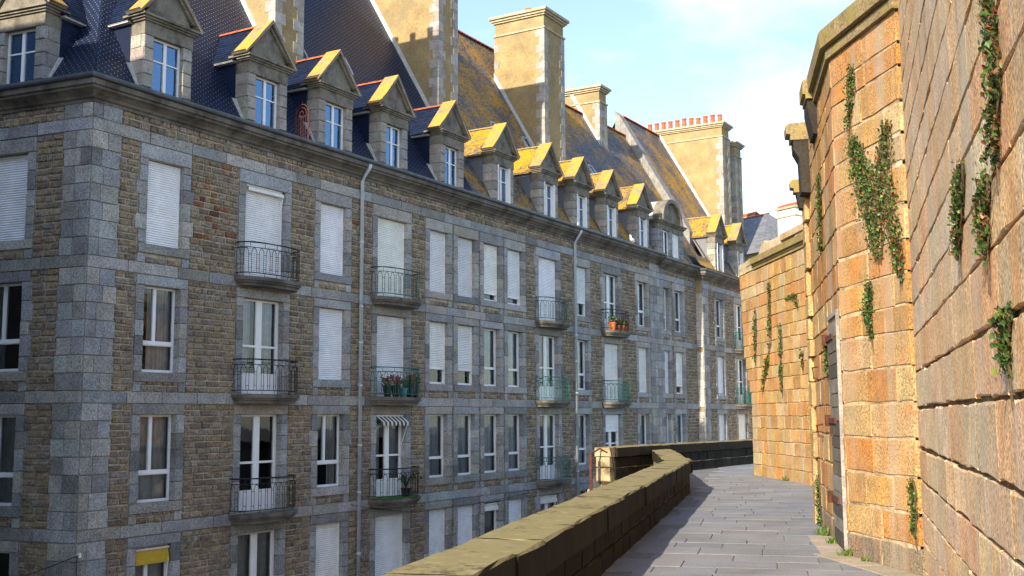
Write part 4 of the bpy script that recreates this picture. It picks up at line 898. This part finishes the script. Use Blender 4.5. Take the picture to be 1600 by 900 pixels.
for k, (z0, z1) in enumerate(((-.1, .28), (.28, .57), (.57, .83))):
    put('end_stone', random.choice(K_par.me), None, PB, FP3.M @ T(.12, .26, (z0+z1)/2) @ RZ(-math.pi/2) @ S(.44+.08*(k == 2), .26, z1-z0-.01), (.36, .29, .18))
for k in range(3):
    put('ledge_stone', random.choice(K_par.me), None, PB, FP3.M @ T(-.22-.3*k, .3, -.42-.12*k) @ RX(-math.pi/2) @ S(.32, .3, .5), (.30, .25, .17))
b = MB(); p0 = FP3.w(-.55, .35, 0); b.tube([(p0.x, p0.y, -1.2), (p0.x+.02, p0.y, .70)], .045, 7); b.tube([(p0.x+.02, p0.y, .66), tuple(FP3.w(-.1, .3, .8)), tuple(FP3.w(.05, .02, .62))], .022, 6)
tag(b.put('rusty_rail', M_rust), 'rusty iron rail standing at the left end of the far parapet', 'rail')
b = MB(); b.tube([tuple(FP3.w(-.1+.12*t, -.01-.03*math.sin(t*2), .83-.5*t+.06*t*t)) for t in np.linspace(0, 1.6, 10)], .016, 5); tag(b.put('utility_cable', M_iron), 'black cable hanging over the left end of the far parapet', 'cable')
# strip of paler stone along the wall foot
ks = []
xs = split(-.2, LW2+.1, .5, .9)
for a, b_ in zip(xs, xs[1:]): ks.append((FW2.M @ T((a+b_)/2, -.20, -.035) @ RX(-math.pi/2) @ S(b_-a-.01, .09, .34), jit((.34, .29, .23), .1)))
xs = split(2.2, LW3+.05, .5, .9)
for a, b_ in zip(xs, xs[1:]): ks.append((FW3.M @ T((a+b_)/2, -.17, -.036) @ RX(-math.pi/2) @ S(b_-a-.01, .09, .30), jit((.34, .29, .23), .1)))
xs = split(0, 9, .6, 1)
for a, b_ in zip(xs, xs[1:]): ks.append((FW1.M @ T((a+b_)/2, -.18, -.037) @ RX(-math.pi/2) @ S(b_-a-.01, .09, .30), jit((.32, .28, .23), .1)))
lay(K_pav, ks, WALK, 300, name='edging_slab')

# ------------------------------------------------------------------ ivy
LEAF = [(0, -.5), (.32, -.42), (.52, -.02), (.22, .12), (0, .55), (-.22, .12), (-.52, -.02), (-.32, -.42)]
def ivy(F, path, n, size, label, red=.1, thick=.08, group=None):
    if size < .06: n = int(n*1.9); size *= .72
    """path: (x, z, half width) down the wall"""
    base = path[0]; rt_ = root('ivy', label, 'ivy', F.M @ T(base[0], 0, base[1]), group)
    L = [0]
    for p, q in zip(path, path[1:]): L.append(L[-1]+math.dist(p[:2], q[:2]))
    mb = MB(); st = MB()
    def at(s):
        for i in range(len(L)-1):
            if L[i+1] >= s: f = (s-L[i])/max(1e-6, L[i+1]-L[i]); p, q = path[i], path[i+1]; return [p[k]+(q[k]-p[k])*f for k in range(3)]
        return path[-1]
    cl = [random.uniform(0, L[-1]) for _ in range(max(5, n//28))]
    for _ in range(n):
        s = min(L[-1], max(0, random.choice(cl)+random.gauss(0, size*1.4))) if random.random() < .75 else random.uniform(0, L[-1])
        x, z, w = at(s); x += random.uniform(-1, 1)*w*random.choice([.4, .7, .9, 1.0, 1.15, 1.6]); z += random.gauss(0, .03)
        th = random.uniform(.01, thick)*max(.3, 1-abs(random.gauss(0, .4))); sz = size*random.uniform(.55, 1.25)
        R = Matrix.Rotation(random.uniform(-.9, .9)+math.pi, 4, 'Y') @ Matrix.Rotation(random.gauss(-.45, .45), 4, 'X') @ Matrix.Rotation(random.gauss(0, .5), 4, 'Z')
        if random.random() < red: c = random.choice([(.16, .05, .025), (.13, .07, .03), (.22, .08, .03)])
        else: k = random.uniform(.3, 1.35); c = (.055*k, .105*k, .022*k) if random.random() < .8 else (.11*k, .15*k, .03*k)
        vs = [T(x, -th, z) @ (R @ Vector((u*sz, -.08*sz*abs(u), v*sz))) for u, v in LEAF]+[T(x, -th, z) @ (R @ Vector((0, .06*sz, 0)))]
        mb.add(vs, [(8, i, (i+1) % 8) for i in range(8)], c)
    for k in range(7):
        pts = []; ph = random.uniform(0, 6.28); am = random.uniform(-.9, .9)
        for i in range(14): x, z, w = at(L[-1]*i/13); pts.append((x+(am+.35*math.sin(ph+i*.8))*w+random.gauss(0, .006), -.010-.012*random.random(), z+random.gauss(0, .008)))
        x, z, w = path[-1]; pts.append((x+am*w, -.01, z-random.uniform(.02, .22)))
        st.tube(pts, .007, 4, r2=.003)
    f = mb.put('foliage', M_leaf, rt_, F.M); f['kind'] = 'stuff'; st.put('stem', M_stem, rt_, F.M)
ivy(FW1, [(7.0, 3.75, .05), (7.1, 3.4, .09), (7.12, 3.15, .11), (6.95, 2.84, .06)], 460, .042, 'long ivy strand high on the tall wall near the right edge', .25)
ivy(FW1, [(5.55, 3.10, .06), (5.45, 2.98, .10), (5.1, 2.66, .05)], 300, .042, 'short ivy tuft on the tall wall, left of its other ivy', .2)
ivy(FW1, [(6.62, 2.80, .05), (6.45, 2.62, .11), (6.42, 2.45, .05)], 260, .042, 'ivy patch on the tall wall just below the long strand', .25)
ivy(FW1, [(7.05, 2.09, .07), (6.95, 1.98, .07), (6.98, 1.86, .03)], 170, .045, 'lowest ivy tuft on the tall wall at the right edge', .05)
ivy(FW2, [(.63, 5.74, .05), (.60, 5.42, .07), (.49, 5.08, .04)], 330, .05, 'narrow ivy column under the guardhouse coping', .15)
ivy(FW2, [(.58, 4.92, .08), (.78, 4.50, .22), (1.02, 4.0, .30), (1.10, 3.6, .18), (1.12, 3.4, .08)], 900, .052, 'large triangular ivy mass, left part, on the guardhouse face', .1)
ivy(FW2, [(1.46, 4.85, .10), (1.32, 4.35, .18), (1.42, 3.85, .22), (1.56, 3.5, .12), (1.62, 3.15, .05)], 700, .052, 'ivy strand hanging in the corner between guardhouse and tall wall', .25)
ivy(FW2, [(.88, 3.14, .05), (.82, 2.88, .09), (.86, 2.56, .03)], 300, .05, 'pointed ivy tuft on the guardhouse face below the large mass', .05)
ivy(FW2, [(1.66, .95, .03), (1.66, .65, .06), (1.66, .42, .02)], 200, .045, 'low ivy tuft near the foot of the guardhouse corner', .05)
ivy(FW3, [(2.6, 4.95, .10), (2.5, 4.4, .14), (2.42, 3.95, .06)], 330, .055, 'ivy strip high beside the guardhouse quoins', .1)
ivy(FW3, [(2.75, 2.58, .10), (2.72, 2.22, .10)], 170, .05, 'small ivy tuft beside the top of the plank door', .05)
ivy(FW3, [(.55, .72, .05), (.6, .4, .12), (.75, .05, .2)], 220, .05, 'weeds climbing the foot of the guardhouse quoins', .0)
W4I = [([(2.0, 5.2, .10), (1.95, 4.4, .12), (1.92, 3.7, .14)], 240, 'upper ivy trail on the far wall, second from its left end'), ([(1.9, 3.6, .12), (1.5, 2.9, .16), (1.1, 2.35, .12)], 260, 'lower ivy trail on the far wall, slanting left'),
       ([(.6, 4.6, .08), (.65, 4.2, .12), (.5, 3.2, .06)], 180, 'leftmost ivy trail on the far wall'), ([(2.85, 4.0, .08), (2.8, 3.3, .12), (2.78, 2.5, .05)], 190, 'ivy trail near the middle of the far wall'),
       ([(3.5, 4.62, .25), (4.1, 4.62, .2), (4.2, 4.4, .08)], 110, 'ivy fringe along a joint high on the far wall'), ([(4.46, 3.2, .06), (4.45, 2.85, .05)], 70, 'smallest ivy tuft on the right half of the far wall'), ([(2.8, 2.75, .06), (2.8, 2.3, .05)], 60, 'small ivy tuft low on the far wall')]
for pth, n, lb in W4I: ivy(FW4, pth, n, .07, lb, .15)
def tuft(p, n, h, label):
    mb = MB()
    for _ in range(n):
        a = random.uniform(0, 6.28); r = random.uniform(0, h*.9); x, y = p[0]+r*math.cos(a), p[1]+r*math.sin(a); t = random.uniform(.3, 1)*h; b_ = random.uniform(0, 6.28); k = random.uniform(.6, 1.3)
        dx, dy = math.cos(b_), math.sin(b_); w = .008
        mb.add([(x-dy*w, y+dx*w, -.01), (x+dy*w, y-dx*w, -.01), (x+dx*t*.3+dy*w*.8, y+dy*t*.3-dx*w*.8, t*.7), (x+dx*t*.7, y+dy*t*.7, t), (x+dx*t*.3-dy*w*.8, y+dy*t*.3+dx*w*.8, t*.7)], [(0, 1, 2, 4), (4, 2, 3)], (.09*k, .15*k, .02*k))
    tag(mb.put('weed_tuft', M_leaf, None), label, 'weed', None)
for F, x, n, h, lb in ((FW3, 2.0, 60, .16, 'bright green weed tuft at the foot of the quoins'), (FW3, 3.1, 50, .10, 'small weed tuft in front of the plank door'), (FW2, .05, 50, .12, 'weed tuft at the guardhouse corner below the door frame'), (FW2, .6, 25, .07, 'tiny weed at the foot of the guardhouse face'), (FW4, 3.0, 40, .16, 'weed tuft at the foot of the far wall')):
    p = F.w(x, -.08, 0); tuft((p.x, p.y), n, h, lb)

# ------------------------------------------------------------------ far houses, neighbour, small things
HX, HY = 17.05, 72.0
FH = Frame(HX, HY, rad(-60)); HO = root('hipped_roof_house', 'distant house with a hipped slate roof above the far wall', 'house', T(HX, HY, STREET))
M_pale = plain('pale_render', (.55, .52, .46), .85, 0, .2, .12, 1.5)
m = MB(); m.box(-10, 2.4, -3.1, 3.1, STREET, 12.0); m.put('wall', M_pale, HO, FH.M)
for k in range(3):
    b = MB(); b.box(-7.2+2.4*k, -6.2+2.4*k, -3.14, -3.08, 9.0, 10.8); w = b.put('window', M_white, HO, FH.M); MB().quad((-7.1+2.4*k, -3.15, 9.1), (-6.3+2.4*k, -3.15, 9.1), (-6.3+2.4*k, -3.15, 10.7), (-7.1+2.4*k, -3.15, 10.7)).put('pane', M_glass, w, FH.M)
def hiproof(x0, x1, y0, y1, ze, zr, xa, xb, ym):
    m = MB(); A = [(x0, y0, ze), (x1, y0, ze), (x1, y1, ze), (x0, y1, ze), (xa, ym, zr), (xb, ym, zr)]
    for f in ((0, 1, 5, 4), (1, 2, 5), (2, 3, 4, 5), (3, 0, 4)):
        P = [Vector(A[i]) for i in f]; n = 26
        for k in range(n):
            t0, t1 = k/n, (k+1)/n
            if len(P) == 4: q = [P[0].lerp(P[3], t0), P[1].lerp(P[2], t0), P[1].lerp(P[2], t1), P[0].lerp(P[3], t1)]
            else: q = [P[0].lerp(P[2], t0), P[1].lerp(P[2], t0), P[1].lerp(P[2], t1), P[0].lerp(P[2], t1)]
            for i in range(20):
                a, b = i/20, (i+1)/20; c = random.uniform(.75, 1.2); m.add([q[0].lerp(q[1], a), q[0].lerp(q[1], b), q[3].lerp(q[2], b), q[3].lerp(q[2], a)], [(0, 1, 2, 3)], (c, c, c))
    return m
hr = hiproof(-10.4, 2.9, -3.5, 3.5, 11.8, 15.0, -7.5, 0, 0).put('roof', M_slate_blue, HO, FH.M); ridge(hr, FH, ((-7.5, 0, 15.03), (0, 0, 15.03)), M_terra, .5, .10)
def small_chimney(x, y, w, d, z0, z1, mat, rt_, tiled=True):
    b = MB(); b.box(x, x+w, y, y+d, z0, z1); c = b.put('chimney', mat, rt_, FH.M); b = MB(); b.box(x-.1, x+w+.1, y-.1, y+d+.1, z1, z1+.14); b.box(x-.05, x+w+.05, y-.05, y+d+.05, z1-.5, z1-.42); b.put('cap', M_cap, c, FH.M)
    if tiled:
        n = 7
        for k in range(n): b = MB(); a0 = x+w*k/n; b.tube([(a0+w/n/2, y-.02, z1+.16), (a0+w/n/2, y+d/2, z1+.36), (a0+w/n/2, y+d+.02, z1+.16)], w/n*.45, 6); b.put('cap_tile', M_terra, c, FH.M)
small_chimney(-6.6, .6, .9, .9, 13.5, 16.2, M_pale, HO, False); small_chimney(-4.4, 1.2, 1.7, .6, 13, 15.3, M_pale, HO)
HP = root('rendered_house', 'white rendered chimney stack with a tiled top above the far wall, beside the guardhouse', 'house', FH.M @ T(5.3, -2.9, STREET))
m = MB(); m.box(3.6, 9, -5, 1, STREET, 9.5); m.put('wall', M_pale, HP, FH.M); m = MB(); m.prism([(-5.3, 9.5), (1.3, 9.5), (-2, 11.8)], 3.4, 9.2, axis='x'); m.put('roof', M_slate_blue, HP, FH.M)
small_chimney(4.5, -3.5, 1.5, 1.0, 9.6, 14.1, plain('white_render', (.72, .70, .66), .85, 0, .2, .06, 1.5), HP)
b = MB(); az = 14.8; b.tube([(-6.2, 1.0, 16.0), (-6.2, 1.0, 18.0)], .02, 5); b.tube([(-6.2, .4, 17.5), (-6.2, 1.8, 18.1)], .018, 5)
for t in np.linspace(0, 1, 6): b.tube([(-6.4, .4+1.4*t, 17.5+.6*t+.16), (-6.0, .4+1.4*t, 17.5+.6*t-.16)], .012, 4)
tag(b.put('tv_antenna', M_pipe, None, FH.M), 'thin television antenna against the sky right of the big chimney', 'antenna')
# the building across the side street, out of frame to the left, that shades the corner
NB = root('neighbour_building', 'granite building across the side street beyond the left edge', 'building', FL.M @ T(-10, -7, STREET)); FN = Frame(0, 0, 0); FN.M = FL.M @ T(0, -7, 0) @ RZ(math.pi)
m = MB(); m.box(-2, 24, 0, 11.2, STREET, 9.5); m.put('wall', M_tymp, NB, FN.M)
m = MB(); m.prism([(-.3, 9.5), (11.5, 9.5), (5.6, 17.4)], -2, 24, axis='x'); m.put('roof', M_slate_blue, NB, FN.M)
for k in range(6):
    for zb in BANDS: b = MB(); b.box(-.6+4*k, .6+4*k, -.03, .02, zb+.76, zb+2.86); w = b.put('window', M_white, NB, FN.M); MB().quad((-.5+4*k, -.04, zb+.86), (.5+4*k, -.04, zb+.86), (.5+4*k, -.04, zb+2.76), (-.5+4*k, -.04, zb+2.76)).put('pane', M_glass, w, FN.M)
# gull on the gutter
def gull(x, y, z):
    M = FA.M @ T(x, y, z); mb = MB(); W_, G_, K_ = (.9, .9, .88), (.35, .38, .42), (.05, .05, .05)
    def ell(c, r, col, tilt=0):
        vs = []; fs = []; n = 10; mm = 8
        for i in range(mm+1):
            for k in range(n):
                a = math.pi*i/mm; b_ = 2*math.pi*k/n; p = Vector((r[0]*math.cos(a), r[1]*math.sin(a)*math.cos(b_), r[2]*math.sin(a)*math.sin(b_)))
                p = Matrix.Rotation(tilt, 3, 'Y') @ p; vs.append(p+Vector(c))
        for i in range(mm):
            for k in range(n): fs.append((i*n+k, i*n+(k+1) % n, (i+1)*n+(k+1) % n, (i+1)*n+k))
        mb.add(vs, fs, col)
    ell((0, 0, .20), (.22, .095, .095), W_, .25); ell((-.17, 0, .31), (.07, .05, .10), W_, -.5); ell((-.20, 0, .385), (.062, .048, .05), W_); ell((.06, 0, .215), (.2, .105, .06), G_, .3); ell((.26, 0, .14), (.13, .04, .025), K_, .3)
    mb.tube([(-.25, 0, .38), (-.33, 0, .365)], .014, 6, (.8, .55, .05), r2=.004)
    for sy in (-.035, .035): mb.tube([(0, sy, .12), (.01, sy, 0)], .009, 5, (.7, .45, .3)); mb.add([(-.06, sy-.03, .003), (-.06, sy+.03, .003), (.02, sy, .006)], [(0, 1, 2)], (.7, .45, .3))
    tag(mb.put('gull', M_gull, None, M, smooth=True), 'white gull standing on the gutter beside a yellow-roofed dormer', 'bird')
gull(29.85, -.20, 9.60)
# pots and flowers on balconies
def potted(x, y, z, r, h, kind, label, mat=M_pot, group=None):
    rt_ = root('potted_plant', label, 'plant', FA.M @ T(x, y, z), group); M = FA.M @ T(x, y, z)
    MB().lathe([(r*.7, 0), (r, h*.85), (r*1.08, h*.87), (r*1.08, h), (r*.9, h), (r*.85, h*.9)], 12, None).put('pot', mat, rt_, M, smooth=False)
    fo = MB(); fl = MB()
    for _ in range(70 if kind != 'strap' else 16):
        a = random.uniform(0, 6.28); rr = random.uniform(0, r*1.3)
        if kind == 'strap':
            l = random.uniform(.3, .5); pts = [Vector((math.cos(a)*l*t, math.sin(a)*l*t, h+.45*math.sin(t*2.4)*l*2)) for t in (0, .35, .7, 1)]; s_ = Vector((-math.sin(a), math.cos(a), 0))*.03
            for p, q in zip(pts, pts[1:]): fo.quad(p-s_, p+s_, q+s_*.7, q-s_*.7, (.03, .06, .02))
        else:
            c = Vector((rr*math.cos(a), rr*math.sin(a), h+random.uniform(.0, .26))); R = Quaternion((random.gauss(0, 1), random.gauss(0, 1), random.gauss(0, 1), random.gauss(0, 1))).normalized().to_matrix(); k = random.uniform(.6, 1.4)
            fo.add([c+R @ Vector((u*.09, v*.09, 0)) for u, v in LEAF], [tuple(range(8))], (.06*k, .12*k, .03*k))
            if kind == 'flower' and random.random() < .55:
                c = c+Vector((0, -.03, .07)); fl.add([c+R @ Vector((u*.075, v*.075, 0)) for u, v in LEAF], [tuple(range(8))], random.choice([(.5, .02, .04), (.42, .02, .10), (.55, .12, .12)]))
    fo.put('foliage', M_leafm, rt_, M)['kind'] = 'stuff'
    if fl.v: fl.put('blossom', M_flower, rt_, M)['kind'] = 'stuff'
zk = BANDS[0]+.28; zd = BANDS[1]+.28; ze = BANDS[2]+.28
potted(27.15, -.38, zk, .17, .34, 'leaf', 'large orange pot, leftmost on the flowered balcony under the far dormers'); potted(27.55, -.46, zk, .11, .24, 'flower', 'small flowering pot beside the large orange pot'); potted(27.95, -.47, zk, .12, .26, 'leaf', 'middle leafy pot on the flowered balcony'); potted(28.35, -.42, zk, .12, .26, 'leaf', 'leafy pot right of the middle on the flowered balcony'); potted(28.72, -.33, zk, .13, .28, 'flower', 'rightmost pot with red blooms on the flowered balcony')
potted(10.95, -.35, zd, .15, .36, 'flower', 'red flowering pot at the left of the green balcony', M_iron); potted(11.3, -.42, zd, .15, .36, 'flower', 'second red flowering pot on the green balcony', M_iron); potted(11.62, -.46, zd, .13, .28, 'leaf', 'blue bucket pot in the middle of the green balcony', M_bluepot); potted(12.05, -.42, zd, .15, .40, 'flower', 'dark flowering pot right of the blue bucket', M_iron); potted(12.5, -.3, zd, .12, .42, 'leaf', 'tall leafy plant at the right end of the green balcony', M_iron)
potted(11.95, -.35, ze, .16, .28, 'strap', 'strap-leaved plant in a pot on the lowest visible balcony', M_iron)
b = MB(); b.prism([(x, y*1.0) for x, y in arc(10.55, 12.70, .60)], ze+.002, ze+.02, axis='z'); tag(put('turf_mat', b.mesh('turf_mat', plain('green_turf', (.03, .16, .02), .95)), None, None, FA.M), 'bright green turf mat under the strap-leaved plant', 'mat')
# cables on the facade
def cable(pts, sag, label, r=.012):
    mb = MB(); A = []
    for p, q in zip(pts, pts[1:]):
        for t in np.linspace(0, 1, 9): A.append(Vector(p).lerp(Vector(q), t)-Vector((0, 0, sag*4*t*(1-t))))
    mb.tube(A, r, 5); tag(mb.put('utility_cable', M_iron, None, FA.M), label, 'cable')
cable([(-2.9, -.6, -1.75), (-.02, -.12, -1.35)], .03, 'black cable strung to the corner quoin at lower left'); cable([(-.02, -.1, -1.35), (-.05, -.1, -2.6)], .0, 'black cable dropping down the corner quoin'); cable([(9.5, -.1, -.9), (12.9, -.2, -1.35), (20.2, -.1, -1.2)], .05, 'thin cable strung under the lowest string course', .009)
b = MB(); b.box(.0, .06, -.14, -.06, -1.40, -1.30); tag(b.put('cable_clip', M_white, None, FA.M), 'white cable clip on the corner quoin', 'clip')
